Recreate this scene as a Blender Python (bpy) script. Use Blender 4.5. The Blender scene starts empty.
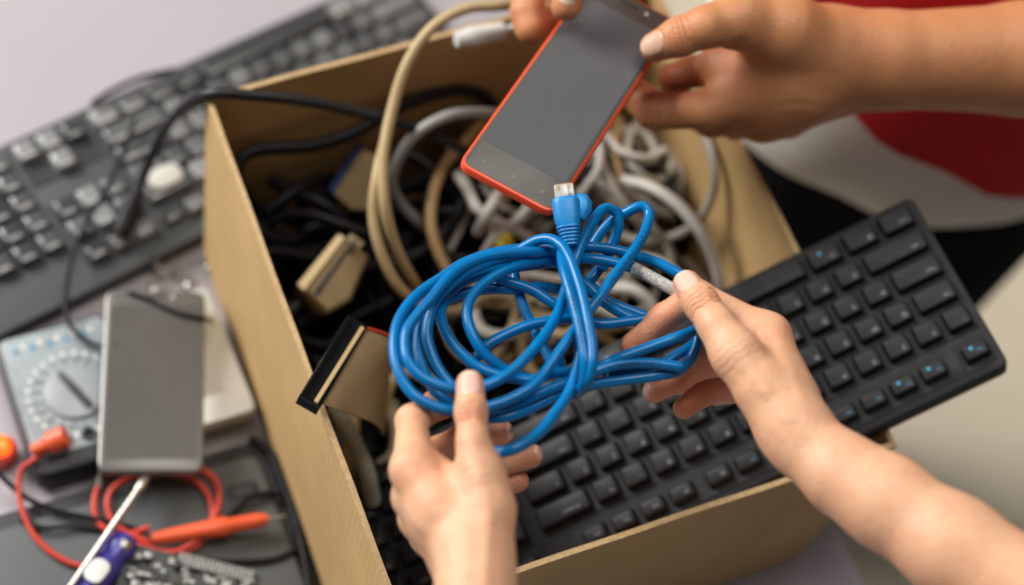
import bpy, bmesh, math, random
import numpy as np
from mathutils import Vector, Matrix
random.seed(7); np.random.seed(7)
sc = bpy.context.scene
COL = sc.collection

# ------------------------------------------------------------------ camera frame
F = 1700.0; CAMH = 1.096                       # focal length in px of a 1024 px frame, camera height over the table
_n = np.array([-345., -1028., -F]); _n /= np.linalg.norm(_n)
_Z = -_n; _X = np.array([1., 0, 0]) - _Z * _Z[0]; _X /= np.linalg.norm(_X); _Y = np.cross(_Z, _X)
R3 = np.array([_X, _Y, _Z]); CAM = np.array([0., 0., CAMH])
def ray(px, py): return R3 @ np.array([px - 512., -(py - 292.5), -F]) / F
def P(px, py, z):
    r = ray(px, py); return CAM + r * ((z - CAMH) / r[2])
def PL(lst): return [P(*q) for q in lst]
cam = bpy.data.cameras.new('camera'); camo = bpy.data.objects.new('camera', cam); COL.objects.link(camo)
m = Matrix.Identity(4)
for i in range(3):
    for j in range(3): m[i][j] = R3[i][j]
m.translation = Vector(CAM); camo.matrix_world = m
cam.sensor_width = 36; cam.lens = F / 1024 * 36; cam.clip_end = 60; cam.clip_start = .02
cam.dof.use_dof = True; cam.dof.focus_distance = .942; cam.dof.aperture_fstop = 2.65
sc.camera = camo

# ------------------------------------------------------------------ materials
def srgb(r, g, b):
    f = lambda c: (c/255/12.92 if c/255 <= .04045 else ((c/255+.055)/1.055)**2.4)
    return (f(r), f(g), f(b), 1)
def material(name, col, rough=.5, metal=0, bump=0, bscale=200, vary=0, vscale=30, spec=.5, trans=0, emit=0, coat=0, col2=None, sss=0, bdist=.001):
    M = bpy.data.materials.new(name); M.use_nodes = True; nt = M.node_tree; b = nt.nodes['Principled BSDF']
    col = (*col[:3], 1)
    b.inputs['Base Color'].default_value = col; b.inputs['Roughness'].default_value = rough
    b.inputs['Metallic'].default_value = metal; b.inputs['Specular IOR Level'].default_value = spec
    b.inputs['Transmission Weight'].default_value = trans; b.inputs['Coat Weight'].default_value = coat
    if sss: b.inputs['Subsurface Weight'].default_value = sss; b.inputs['Subsurface Scale'].default_value = .004
    if emit: b.inputs['Emission Color'].default_value = col; b.inputs['Emission Strength'].default_value = emit
    tc = nt.nodes.new('ShaderNodeTexCoord')
    if bump:
        n = nt.nodes.new('ShaderNodeTexNoise'); n.inputs['Scale'].default_value = bscale; n.inputs['Detail'].default_value = 4
        bp = nt.nodes.new('ShaderNodeBump'); bp.inputs['Strength'].default_value = bump; bp.inputs['Distance'].default_value = bdist
        nt.links.new(tc.outputs['Object'], n.inputs['Vector']); nt.links.new(n.outputs['Fac'], bp.inputs['Height']); nt.links.new(bp.outputs['Normal'], b.inputs['Normal'])
    if vary or col2:
        n = nt.nodes.new('ShaderNodeTexNoise'); n.inputs['Scale'].default_value = vscale; n.inputs['Detail'].default_value = 5; n.inputs['Roughness'].default_value = .6
        mx = nt.nodes.new('ShaderNodeMix'); mx.data_type = 'RGBA'
        c2 = (*col2[:3], 1) if col2 else tuple(c*(1-vary) for c in col[:3]) + (1,)
        mx.inputs['A'].default_value = col; mx.inputs['B'].default_value = c2
        mr = nt.nodes.new('ShaderNodeMapRange'); mr.inputs['From Min'].default_value = .35; mr.inputs['From Max'].default_value = .65
        nt.links.new(tc.outputs['Object'], n.inputs['Vector']); nt.links.new(n.outputs['Fac'], mr.inputs['Value'])
        nt.links.new(mr.outputs['Result'], mx.inputs['Factor']); nt.links.new(mx.outputs['Result'], b.inputs['Base Color'])
        rr = nt.nodes.new('ShaderNodeMapRange'); rr.inputs['To Min'].default_value = max(0, rough-.07); rr.inputs['To Max'].default_value = min(1, rough+.1)
        nt.links.new(n.outputs['Fac'], rr.inputs['Value']); nt.links.new(rr.outputs['Result'], b.inputs['Roughness'])
    return M

def skin_material(name, base, red, pale, nail):
    M = bpy.data.materials.new(name); M.use_nodes = True; nt = M.node_tree; b = nt.nodes['Principled BSDF']; L = nt.links.new
    tc = nt.nodes.new('ShaderNodeTexCoord'); at = nt.nodes.new('ShaderNodeAttribute'); at.attribute_name = 'tone'
    sep = nt.nodes.new('ShaderNodeSeparateColor'); L(at.outputs['Color'], sep.inputs['Color'])
    def mix(a, bb, fac):
        x = nt.nodes.new('ShaderNodeMix'); x.data_type = 'RGBA'
        for k, v in (('A', a), ('B', bb)):
            if isinstance(v, tuple): x.inputs[k].default_value = (*v[:3], 1)
            else: L(v, x.inputs[k])
        L(fac, x.inputs['Factor']); return x.outputs['Result']
    n1 = nt.nodes.new('ShaderNodeTexNoise'); n1.inputs['Scale'].default_value = 45; n1.inputs['Detail'].default_value = 5; L(tc.outputs['Object'], n1.inputs['Vector'])
    mr = nt.nodes.new('ShaderNodeMapRange'); mr.inputs['From Min'].default_value = .4; mr.inputs['From Max'].default_value = .75; mr.inputs['To Max'].default_value = .3
    L(n1.outputs['Fac'], mr.inputs['Value'])
    c = mix(base, pale, mr.outputs['Result'])
    n2 = nt.nodes.new('ShaderNodeTexNoise'); n2.inputs['Scale'].default_value = 160; n2.inputs['Detail'].default_value = 3; L(tc.outputs['Object'], n2.inputs['Vector'])
    mr2 = nt.nodes.new('ShaderNodeMapRange'); mr2.inputs['From Min'].default_value = .5; mr2.inputs['From Max'].default_value = .8; mr2.inputs['To Max'].default_value = .4
    L(n2.outputs['Fac'], mr2.inputs['Value'])
    c = mix(c, red, mr2.outputs['Result'])
    c = mix(c, red, sep.outputs['Red'])
    c = mix(c, nail, sep.outputs['Green'])
    c = mix(c, (.80, .62, .50), sep.outputs['Blue'])
    L(c, b.inputs['Base Color'])
    rg = nt.nodes.new('ShaderNodeMapRange'); rg.inputs['To Min'].default_value = .47; rg.inputs['To Max'].default_value = .28
    L(sep.outputs['Green'], rg.inputs['Value']); L(rg.outputs['Result'], b.inputs['Roughness'])
    b.inputs['Subsurface Weight'].default_value = .15; b.inputs['Subsurface Scale'].default_value = .004
    b.inputs['Subsurface Radius'].default_value = (1, .35, .18)
    b.inputs['Specular IOR Level'].default_value = .42
    v = nt.nodes.new('ShaderNodeTexVoronoi'); v.inputs['Scale'].default_value = 900; L(tc.outputs['Object'], v.inputs['Vector'])
    n3 = nt.nodes.new('ShaderNodeTexNoise'); n3.inputs['Scale'].default_value = 260; n3.inputs['Detail'].default_value = 6; L(tc.outputs['Object'], n3.inputs['Vector'])
    # stretched wrinkle noise across the skin
    mp = nt.nodes.new('ShaderNodeMapping'); mp.inputs['Scale'].default_value = (140, 520, 140); mp.inputs['Rotation'].default_value = (0, 0, .5); L(tc.outputs['Object'], mp.inputs['Vector'])
    n4 = nt.nodes.new('ShaderNodeTexNoise'); n4.inputs['Scale'].default_value = 1; n4.inputs['Detail'].default_value = 4; L(mp.outputs['Vector'], n4.inputs['Vector'])
    ad = nt.nodes.new('ShaderNodeMath'); ad.operation = 'ADD'; L(v.outputs['Distance'], ad.inputs[0])
    a2 = nt.nodes.new('ShaderNodeMath'); a2.operation = 'ADD'; L(n3.outputs['Fac'], a2.inputs[0]); L(n4.outputs['Fac'], a2.inputs[1])
    L(a2.outputs[0], ad.inputs[1])
    bp = nt.nodes.new('ShaderNodeBump'); bp.inputs['Distance'].default_value = .0005
    st = nt.nodes.new('ShaderNodeMapRange'); st.inputs['To Min'].default_value = .42; st.inputs['To Max'].default_value = .03; L(sep.outputs['Green'], st.inputs['Value']); L(st.outputs['Result'], bp.inputs['Strength'])
    L(ad.outputs[0], bp.inputs['Height']); L(bp.outputs['Normal'], b.inputs['Normal'])
    return M

# ------------------------------------------------------------------ object helpers
def tag(o, label=None, cat=None, group=None, kind=None):
    if label: o['label'] = label
    if cat: o['category'] = cat
    if group: o['group'] = group
    if kind: o['kind'] = kind
    return o
def thing(name, loc, label, cat, group=None, mat=None):
    o = bpy.data.objects.new(name, None); o.empty_display_size = .02; COL.objects.link(o)
    if mat is not None: o.matrix_world = mat
    else: o.location = Vector(loc)
    bpy.context.view_layer.update()
    return tag(o, label, cat, group)
class MB:
    """collects shapes, then becomes one mesh"""
    def __init__(s): s.v = []; s.f = []; s.mi = []; s.cur = 0
    def add(s, V, Fc):
        k = len(s.v); s.v += [tuple(map(float, p)) for p in V]; s.f += [tuple(i + k for i in f) for f in Fc]; s.mi += [s.cur]*len(Fc); return s
    def box(s, c, size, axes=None, bev=0):
        """rounded-edge box: c centre, axes rows"""
        A = np.array(axes if axes is not None else np.eye(3), float); c = np.array(c, float); h = np.array(size)/2
        b = min(bev, min(h)*.9) if bev else 0
        if not b:
            V = [c + A.T @ (np.array([x, y, z])*h) for x in (-1, 1) for y in (-1, 1) for z in (-1, 1)]
            return s.add(V, [(0,1,3,2),(4,6,7,5),(0,4,5,1),(2,3,7,6),(0,2,6,4),(1,5,7,3)])
        bm = bmesh.new(); bmesh.ops.create_cube(bm, size=1)
        for v in bm.verts: v.co = Vector((v.co.x*size[0], v.co.y*size[1], v.co.z*size[2]))
        bmesh.ops.bevel(bm, geom=bm.edges[:], offset=b, segments=2, affect='EDGES', profile=.5)
        V = [c + A.T @ np.array(v.co) for v in bm.verts]; bm.verts.index_update()
        Fc = [[v.index for v in f.verts] for f in bm.faces]; bm.free(); return s.add(V, Fc)
    def slab(s, outline, z0, z1, frame=None, bev=0, rnd=0, nr=5):
        """outline: 2D polygon; rounded corners rnd; extruded z0..z1, bevelled top and bottom"""
        o = outline
        if rnd: o = round_poly(o, rnd, nr)
        o = np.array(o, float); c = o.mean(0)
        def ring(z, ins):
            e = []
            n = len(o)
            for i in range(n):
                a, b_, d = o[i-1], o[i], o[(i+1) % n]
                t = (b_-a)/(np.linalg.norm(b_-a)+1e-9) + (d-b_)/(np.linalg.norm(d-b_)+1e-9); t /= np.linalg.norm(t)+1e-9
                nn = np.array([-t[1], t[0]])
                if nn @ (c-b_) < 0: nn = -nn
                q = b_ + nn*ins; e.append((q[0], q[1], z))
            return e
        rings = [ring(z0, bev), ring(z0+bev, 0), ring(z1-bev, 0), ring(z1-bev*.3, bev*.3), ring(z1, bev)] if bev else [ring(z0, 0), ring(z1, 0)]
        V = [p for r in rings for p in r]; n = len(o); Fc = []
        for k in range(len(rings)-1):
            for i in range(n): Fc.append((k*n+i, k*n+(i+1) % n, (k+1)*n+(i+1) % n, (k+1)*n+i))
        Fc.append(tuple(range(n))[::-1]); Fc.append(tuple((len(rings)-1)*n+i for i in range(n)))
        if frame is not None: V = [frame(*p) for p in V]
        return s.add(V, Fc)
    def tube(s, pts, r, n=10, cap=True, aspect=None, up=None):
        pts = np.array(pts, float); N = len(pts); rr = np.full(N, r) if np.isscalar(r) else np.interp(np.linspace(0, 1, N), np.linspace(0, 1, len(r)), r)
        T = np.gradient(pts, axis=0); T /= np.linalg.norm(T, axis=1)[:, None] + 1e-12
        u = np.array(up if up is not None else ([0, 0, 1] if abs(T[0][2]) < .9 else [1, 0, 0]), float); V = []
        for i in range(N):
            if up is not None: u = np.array(up, float)
            u = u - T[i]*(u@T[i]); u /= np.linalg.norm(u)+1e-12; w = np.cross(T[i], u)
            for k in range(n):
                a = 2*math.pi*k/n; V.append(pts[i] + rr[i]*(math.cos(a)*u + math.sin(a)*w*(aspect or 1)))
        Fc = [(i*n+k, i*n+(k+1) % n, (i+1)*n+(k+1) % n, (i+1)*n+k) for i in range(N-1) for k in range(n)]
        if cap: Fc += [tuple(range(n))[::-1], tuple((N-1)*n+k for k in range(n))]
        return s.add(V, Fc)
    def lathe(s, c, axis, prof, n=24):
        axis = np.array(axis, float); axis /= np.linalg.norm(axis); c = np.array(c, float)
        return s.tube_prof([c + axis*h for h, _ in prof], [r for _, r in prof], axis, n)
    def tube_prof(s, pts, rr, axis, n):
        u = np.array([0, 0, 1.]) if abs(axis[2]) < .9 else np.array([1., 0, 0]); u -= axis*(u@axis); u /= np.linalg.norm(u); w = np.cross(axis, u)
        V = [p + r*(math.cos(2*math.pi*k/n)*u + math.sin(2*math.pi*k/n)*w) for p, r in zip(pts, rr) for k in range(n)]
        N = len(pts); Fc = [(i*n+k, i*n+(k+1) % n, (i+1)*n+(k+1) % n, (i+1)*n+k) for i in range(N-1) for k in range(n)]
        Fc += [tuple(range(n))[::-1], tuple((N-1)*n+k for k in range(n))]
        return s.add(V, Fc)
    def build(s, name, mat, parent=None, local=False, smooth=True, label=None):
        V = np.array(s.v, float)
        if parent is None: off = V.mean(0)
        else: off = np.zeros(3) if local else np.array(parent.matrix_world.translation)
        if parent is not None and not local and not is_plain(parent):
            inv = parent.matrix_world.inverted(); V = np.array([inv @ Vector(p) for p in V]); off = np.zeros(3)
        me = bpy.data.meshes.new(name); me.from_pydata((V-off).tolist(), [], s.f)
        mats = mat if isinstance(mat, (list, tuple)) else [mat]
        for q in mats: me.materials.append(q)
        if len(mats) > 1: me.polygons.foreach_set('material_index', s.mi)
        bm = bmesh.new(); bm.from_mesh(me); bmesh.ops.recalc_face_normals(bm, faces=bm.faces); bm.to_mesh(me); bm.free()
        if smooth: me.shade_smooth(); me.set_sharp_from_angle(angle=math.radians(40))
        me.update()
        o = bpy.data.objects.new(name, me); COL.objects.link(o)
        if parent is not None: o.parent = parent
        else: o.location = Vector(off)
        if label: o['label'] = label
        bpy.context.view_layer.update()
        return o
def is_plain(o):
    mm = o.matrix_world.to_3x3(); return all(abs(mm[i][j]-(i == j)) < 1e-6 for i in range(3) for j in range(3))
def round_poly(o, r, n=5):
    o = [np.array(p, float) for p in o]; out = []
    for i in range(len(o)):
        a, b, c = o[i-1], o[i], o[(i+1) % len(o)]
        u = (a-b)/np.linalg.norm(a-b); v = (c-b)/np.linalg.norm(c-b)
        for k in range(n):
            t = k/(n-1); p = b + u*r*(1-t)**2 + v*r*t**2; out.append(p)
    return out
def rect(x0, y0, x1, y1): return [(x0, y0), (x1, y0), (x1, y1), (x0, y1)]
def spline(pts, step=.004):
    p = [np.array(q, float) for q in pts]; p = [2*p[0]-p[1]] + p + [2*p[-1]-p[-2]]; out = []
    for i in range(1, len(p)-2):
        a, b, c, d = p[i-1], p[i], p[i+1], p[i+2]
        n = max(2, int(np.linalg.norm(c-b)/step))
        t01 = max(np.linalg.norm(b-a)**.5, .03); t12 = max(np.linalg.norm(c-b)**.5, .03); t23 = max(np.linalg.norm(d-c)**.5, .03)
        m1 = (c-b) + t12*((b-a)/t01 - (c-a)/(t01+t12)); m2 = (c-b) + t12*((d-c)/t23 - (d-b)/(t12+t23))
        lm = 1.6*np.linalg.norm(c-b); m1 = m1*min(1, lm/(np.linalg.norm(m1)+1e-9)); m2 = m2*min(1, lm/(np.linalg.norm(m2)+1e-9))
        for k in range(n):
            t = k/n; out.append((2*t**3-3*t**2+1)*b + (t**3-2*t**2+t)*m1 + (-2*t**3+3*t**2)*c + (t**3-t**2)*m2)
    out.append(p[-2]); return np.array(out)
def plane_frame(o, ux, uy):
    """local frame: origin o, x along ux, y in the plane of uy"""
    o = np.array(o); x = np.array(ux, float); x /= np.linalg.norm(x); y = np.array(uy, float); y -= x*(x@y); y /= np.linalg.norm(y); z = np.cross(x, y)
    M = Matrix.Identity(4)
    for i in range(3): M[i][0] = x[i]; M[i][1] = y[i]; M[i][2] = z[i]; M[i][3] = o[i]
    return M
def mframe(M):
    A = np.array(M); return lambda x, y, z: A[:3, 0]*x + A[:3, 1]*y + A[:3, 2]*z + A[:3, 3]
_glyph = {}
def text_mesh(txt, size):
    """flat glyphs centred on the origin: (verts, faces)"""
    k = (txt, size)
    if k not in _glyph:
        cu = bpy.data.curves.new('text', 'FONT'); cu.body = txt; cu.size = size; cu.align_x = 'CENTER'; cu.align_y = 'CENTER'; cu.resolution_u = 2
        ob = bpy.data.objects.new('text', cu); COL.objects.link(ob); bpy.context.view_layer.update()
        me = ob.evaluated_get(bpy.context.evaluated_depsgraph_get()).to_mesh()
        _glyph[k] = ([tuple(v.co) for v in me.vertices], [tuple(p.vertices) for p in me.polygons])
        bpy.data.objects.remove(ob); bpy.data.curves.remove(cu)
    return _glyph[k]
# ------------------------------------------------------------------ hands: signed distance fields turned into one skin
import openvdb
def unit(v): v = np.array(v, float); return v/(np.linalg.norm(v)+1e-12)
class Sdf:
    def __init__(s, lo, hi, h):
        s.h = h; s.lo = np.array(lo); n = np.ceil((np.array(hi)-s.lo)/h).astype(int)+1
        s.ax = [s.lo[i] + h*np.arange(n[i]) for i in range(3)]; s.d = np.full(n, .02, np.float32)
    def win(s, lo, hi):
        i0 = [max(0, int((lo[i]-s.lo[i])/s.h)) for i in range(3)]; i1 = [min(s.d.shape[i], int((hi[i]-s.lo[i])/s.h)+2) for i in range(3)]
        if any(b <= a for a, b in zip(i0, i1)): return None, None
        sl = tuple(slice(a, b) for a, b in zip(i0, i1))
        g = [s.ax[i][sl[i]].astype(np.float32) for i in range(3)]
        return sl, (g[0][:, None, None], g[1][None, :, None], g[2][None, None, :])
    @staticmethod
    def cone(G, a, b, ra, rb):
        ab = b-a; L2 = ab@ab + 1e-12
        x = [G[i]-np.float32(a[i]) for i in range(3)]
        t = np.clip((x[0]*ab[0] + x[1]*ab[1] + x[2]*ab[2])/L2, 0, 1)
        return np.sqrt((x[0]-t*ab[0])**2 + (x[1]-t*ab[1])**2 + (x[2]-t*ab[2])**2) - (ra + (rb-ra)*t)
    def chain(s, pts, rad, k=.004):
        """a private field for one chain of tapered limbs (finger), returned as (slice, field)"""
        pts = [np.array(p) for p in pts]; mg = .013
        lo = np.min([p-r for p, r in zip(pts, rad)], 0)-mg; hi = np.max([p+r for p, r in zip(pts, rad)], 0)+mg
        sl, G = s.win(lo, hi)
        if sl is None: return None, None
        f = None
        for i in range(len(pts)-1):
            q = s.cone(G, pts[i], pts[i+1], rad[i], rad[i+1]).astype(np.float32)
            f = q if f is None else smin(f, q, k)
        return sl, f
    def union(s, sl, f, k):
        if sl is not None: s.d[sl] = smin(s.d[sl], f, k)
def smin(a, b, k):
    h = np.maximum(k-np.abs(a-b), 0)/k
    return np.minimum(a, b) - h*h*k*.25

def hand_mesh(spec, h):
    """spec: dict palm=[(pts,rad)], fingers=[(pts,rad)], nails, creases, bumps, spots"""
    allp = np.array([p for c in spec['palm']+spec['fingers'] for p in c[0]]); mr = max(max(c[1]) for c in spec['palm'])
    S = Sdf(allp.min(0)-mr-.004, allp.max(0)+mr+.004, h)
    for q in spec['palm']: sl, f = S.chain(q[0], q[1], .010); S.union(sl, f, q[2] if len(q) > 2 else spec.get('kp', .009))
    Fi = Sdf.__new__(Sdf); Fi.h = S.h; Fi.lo = S.lo; Fi.ax = S.ax; Fi.d = np.full(S.d.shape, .02, np.float32)
    for pts, rad in spec['fingers']: sl, f = Fi.chain(pts, rad, .004); Fi.union(sl, f, .0015)
    S.d = smin(S.d, Fi.d, spec.get('kf', .009)); del Fi
    for pts, r, amp in spec.get('ridges', []):                 # tendons, veins, folds: thin raised or sunken lines
        for a, b in zip(pts[:-1], pts[1:]):
            a = np.array(a); b = np.array(b); sl, G = S.win(np.minimum(a, b)-3.2*r-.012, np.maximum(a, b)+3.2*r+.012)
            if sl is None: continue
            dd = S.cone(G, a, b, 0, 0)
            S.d[sl] -= amp*np.exp(-(dd/r)**2)
    for p, d, r, w, amp in spec.get('creases', []):             # rings of wrinkles over a joint
        p = np.array(p); d = unit(d); sl, G = S.win(p-r, p+r)
        if sl is None: continue
        x = [G[i]-np.float32(p[i]) for i in range(3)]; t = x[0]*d[0]+x[1]*d[1]+x[2]*d[2]
        rr = np.sqrt(x[0]**2+x[1]**2+x[2]**2)
        wob = .0006*np.sin(x[0]*700+x[1]*500)
        S.d[sl] += amp*np.exp(-((t+wob)/w)**2)*np.clip(1-(rr/r)**2, 0, 1)
    def nail_uv(x, nl):
        c, d, nn, w, l = nl; d = unit(d); nn = unit(np.array(nn)-d*(np.array(nn)@d)); sd = np.cross(d, nn)
        q = [x[i]-c[i] for i in range(3)]
        u = (q[0]*d[0]+q[1]*d[1]+q[2]*d[2])/l; v = (q[0]*sd[0]+q[1]*sd[1]+q[2]*sd[2])/w; z = q[0]*nn[0]+q[1]*nn[1]+q[2]*nn[2]
        return u, v, z
    for nl in spec.get('nails', []):
        c = np.array(nl[0]); sl, G = S.win(c-.013, c+.013)
        if sl is None: continue
        u, v, z = nail_uv(G, nl); e = (np.abs(u)**3.2+np.abs(v)**2.6)
        inside = np.clip((1-e)*5, 0, 1)*(z > -.002); groove = np.exp(-((e-1.12)/.16)**2)*(z > -.002)*(u < .75)
        S.d[sl] += -.00035*inside + .00045*groove
    g = openvdb.FloatGrid(.02); g.copyFromArray(np.ascontiguousarray(S.d), tolerance=0)
    V, T, Q = g.convertToPolygons(isovalue=0.0, adaptivity=0.0)
    V = V*h + S.lo
    faces = [tuple(map(int, q)) for q in Q] + [tuple(map(int, t)) for t in T]
    tone = np.zeros((len(V), 4), np.float32); tone[:, 3] = 1
    for p, r, a in spec.get('spots', []):
        dd = np.linalg.norm(V-np.array(p), axis=1); tone[:, 0] = np.maximum(tone[:, 0], a*np.exp(-(dd/r)**2))
    x = [V[:, 0], V[:, 1], V[:, 2]]
    for nl in spec.get('nails', []):
        near = np.linalg.norm(V-np.array(nl[0]), axis=1) < .014
        u, v, z = nail_uv(x, nl); e = np.abs(u)**3.2+np.abs(v)**2.6
        msk = np.clip((1.03-e)*8, 0, 1)*(z > 0)*near
        tone[:, 1] = np.maximum(tone[:, 1], msk); tone[:, 2] = np.maximum(tone[:, 2], msk*np.clip((u-.68)*8, 0, 1)*.8)
    return V, faces, tone

def person_body(name, arms, mat, parent):
    """arms: [(V, faces, tone, cut point, cut dir, path [(point, radius)])] - every arm is cut, carried on to the shoulder and joined across the chest"""
    bm = bmesh.new(); lay = bm.verts.layers.float_color.new('tone'); loops = []
    for V, faces, tone, cp, cd, path in arms:
        nv = [bm.verts.new(p) for p in V]
        for v, t in zip(nv, tone): v[lay] = t
        fs = []
        for f in faces:
            try: fs.append(bm.faces.new([nv[i] for i in f]))
            except ValueError: pass
        res = bmesh.ops.bisect_plane(bm, geom=nv+list({e for f in fs for e in f.edges})+fs, plane_co=Vector(cp), plane_no=Vector(cd), clear_outer=True)
        edges = [g for g in res['geom_cut'] if isinstance(g, bmesh.types.BMEdge) and g.is_valid]
        vs = {}; 
        for e in edges:
            for v in e.verts: vs.setdefault(v, []).append(e)
        # walk the longest closed loop
        best = []; seen = set()
        for v0 in vs:
            if v0 in seen: continue
            lp = [v0]; seen.add(v0); cur = v0
            while True:
                nx = [e.other_vert(cur) for e in vs[cur] if e.other_vert(cur) not in seen]
                if not nx: break
                cur = nx[0]; seen.add(cur); lp.append(cur)
            if len(lp) > len(best): best = lp
        lp = best; c0 = np.mean([np.array(v.co) for v in lp], 0); r0 = np.mean([np.linalg.norm(np.array(v.co)-c0) for v in lp])
        T0 = unit(cd); prev = lp; base = [np.array(v.co)-c0 for v in lp]; last = c0
        P_ = [np.array(p) for p, r in path]
        for i, (p, r) in enumerate(path):
            p = np.array(p); nxt = P_[i+1] if i+1 < len(P_) else p+(p-last); T = unit(unit(nxt-p)+unit(p-last))
            rot = Vector(T0).rotation_difference(Vector(T)).to_matrix()
            blend = min(1, (i+1)/3)
            ring = []
            for b in base:
                q = np.array(rot @ Vector(b)); q = q - T*(q@T); q = q/np.linalg.norm(q)*((1-blend)*np.linalg.norm(b)*r/r0 + blend*r); nvx = bm.verts.new(p+q); nvx[lay] = (0, 0, 0, 1); ring.append(nvx)
            for k in range(len(lp)):
                bm.faces.new((prev[k], prev[(k+1) % len(lp)], ring[(k+1) % len(lp)], ring[k]))
            prev = ring; last = p
        loops.append(prev)
    es = []
    for lp in loops:
        for k in range(len(lp)):
            e = bm.edges.get((lp[k], lp[(k+1) % len(lp)]));  es.append(e)
    if len(loops) == 2: bmesh.ops.bridge_loops(bm, edges=es)
    loose = [v for v in bm.verts if not v.link_faces]; bmesh.ops.delete(bm, geom=loose, context='VERTS')
    bmesh.ops.recalc_face_normals(bm, faces=bm.faces)
    off = Vector(parent.matrix_world.translation)
    for v in bm.verts: v.co -= off
    me = bpy.data.meshes.new(name); bm.to_mesh(me); bm.free(); me.materials.append(mat); me.shade_smooth()
    o = bpy.data.objects.new(name, me); COL.objects.link(o); o.parent = parent; return o
TOCAM = unit(R3 @ np.array([0, 0, 1.]))
MM = .001
def rr(*a): return [x*MM for x in a]

skinA = skin_material('light skin', (.66, .37, .22), (.62, .20, .105), (.74, .47, .31), (.72, .44, .345))
skinB = skin_material('tanned skin', (.49, .215, .092), (.52, .155, .08), (.56, .28, .14), (.60, .37, .27))

def crs(pts, i, up, r=.012, amp=.0004, n=3, gap=.0022):
    d = unit(pts[i+1]-pts[i-1]) if 0 < i < len(pts)-1 else unit(pts[i]-pts[i-1])
    return [(pts[i]+up*.006+d*gap*(k-(n-1)/2), d, r, .0008, amp*3.0) for k in range(n)]

# -- the woman's left hand (lower left in the photograph)
th = PL([(470, 384, .354), (471, 412, .358), (473, 442, .357), (480, 474, .352), (486, 510, .348), (480, 570, .345)])
ix = PL([(412, 470, .340), (412, 421, .327), (436, 405, .316), (464, 402, .314)])
md = PL([(414, 497, .325), (418, 458, .300), (460, 440, .300), (501, 433, .306)])
rg = PL([(420, 518, .310), (430, 490, .285), (480, 468, .287), (530, 456, .294)])
pk = PL([(430, 535, .298), (440, 514, .276), (480, 494, .276), (518, 481, .282)])
W = PL([(470, 575, .345), (474, 640, .350)])
specL = dict(
    palm=[([P(474, 560, .345), P(475, 600, .347), P(480, 680, .352), P(488, 800, .36)], rr(17.5, 17.3, 20, 26)),
          ([P(472, 575, .322), P(473, 620, .322), P(478, 700, .324), P(486, 800, .33)], rr(15.5, 15, 18.5, 25), .003),
          ([P(468, 555, .342), P(438, 505, .340), ix[0]], rr(14.5, 12.5, 9.5)), ([P(462, 560, .328), md[0]], rr(14.5, 9.5)),
          ([P(464, 565, .318), rg[0]], rr(14, 9)), ([P(466, 570, .308), pk[0]], rr(13, 8.5)),
          ([th[5], th[4], th[3]], rr(15.5, 12.6, 10.6)), ([P(440, 520, .335), P(462, 500, .338)], rr(13, 11)),
          ([P(425, 474, .328), P(450, 484, .332), P(472, 492, .340)], rr(7, 6, 8)), ([P(418, 452, .326), P(434, 473, .332), P(448, 482, .334)], rr(6, 5.5, 5.5))],
    fingers=[([th[3], th[2], th[1], th[0]], rr(10.4, 7.6, 7.7, 7.0)), (ix, rr(9.0, 8.0, 7.3, 6.6)), (md, rr(9.0, 8.0, 6.8, 6.5)),
             (rg, rr(9.2, 8.2, 7.0, 6.6)), (pk, rr(8.5, 7.2, 6.2, 5.9))],
    nails=[(P(470, 383, .354)+TOCAM*.0075, th[0]-th[1], TOCAM, .0062, .0078),
           (P(508, 429, .306)+TOCAM*.001, unit(TOCAM*-.6+R3@np.array([.5, .3, 0])), unit(R3@np.array([.95, .2, -.35])), .0042, .0058),
           (P(537, 451, .294)+TOCAM*.001, unit(TOCAM*-.6+R3@np.array([.5, .3, 0])), unit(R3@np.array([.9, .35, -.35])), .0042, .0058)],
    creases=crs(th, 1, TOCAM, .011, .00045, 4, .0025) + crs(th, 3, TOCAM, .014, .00008, 4, .004)+crs(ix, 1, TOCAM, .012, .0003),
    ridges=[([th[2]+TOCAM*.009, th[3]+TOCAM*.012, P(488, 520, .362), P(484, 590, .368)], .0035, .0008),
            ([P(410, 475, .352), P(450, 560, .362)], .003, .0007), ([P(402, 500, .338), P(440, 575, .355)], .003, .0006),
            ([P(450, 470, .340), P(460, 488, .346)], .0018, -.0008), ([P(428, 452, .335), P(440, 474, .345), P(456, 482, .352)], .0018, -.0009)],
    spots=[(th[1]+TOCAM*.008, .009, .45), (th[0], .011, .35), (md[3], .014, .75), (md[2], .015, .7), (rg[3], .013, .75), (pk[3], .012, .75), (rg[2], .016, .6), (ix[1], .012, .3), (ix[2], .014, .75), (ix[3], .012, .7), (ix[0]+TOCAM*.01, .012, .25), (P(445, 470, .33), .014, .5), (P(430, 445, .31), .012, .5)])  # red joints and tips; the deep fingers also carry painted shadow red
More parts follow.
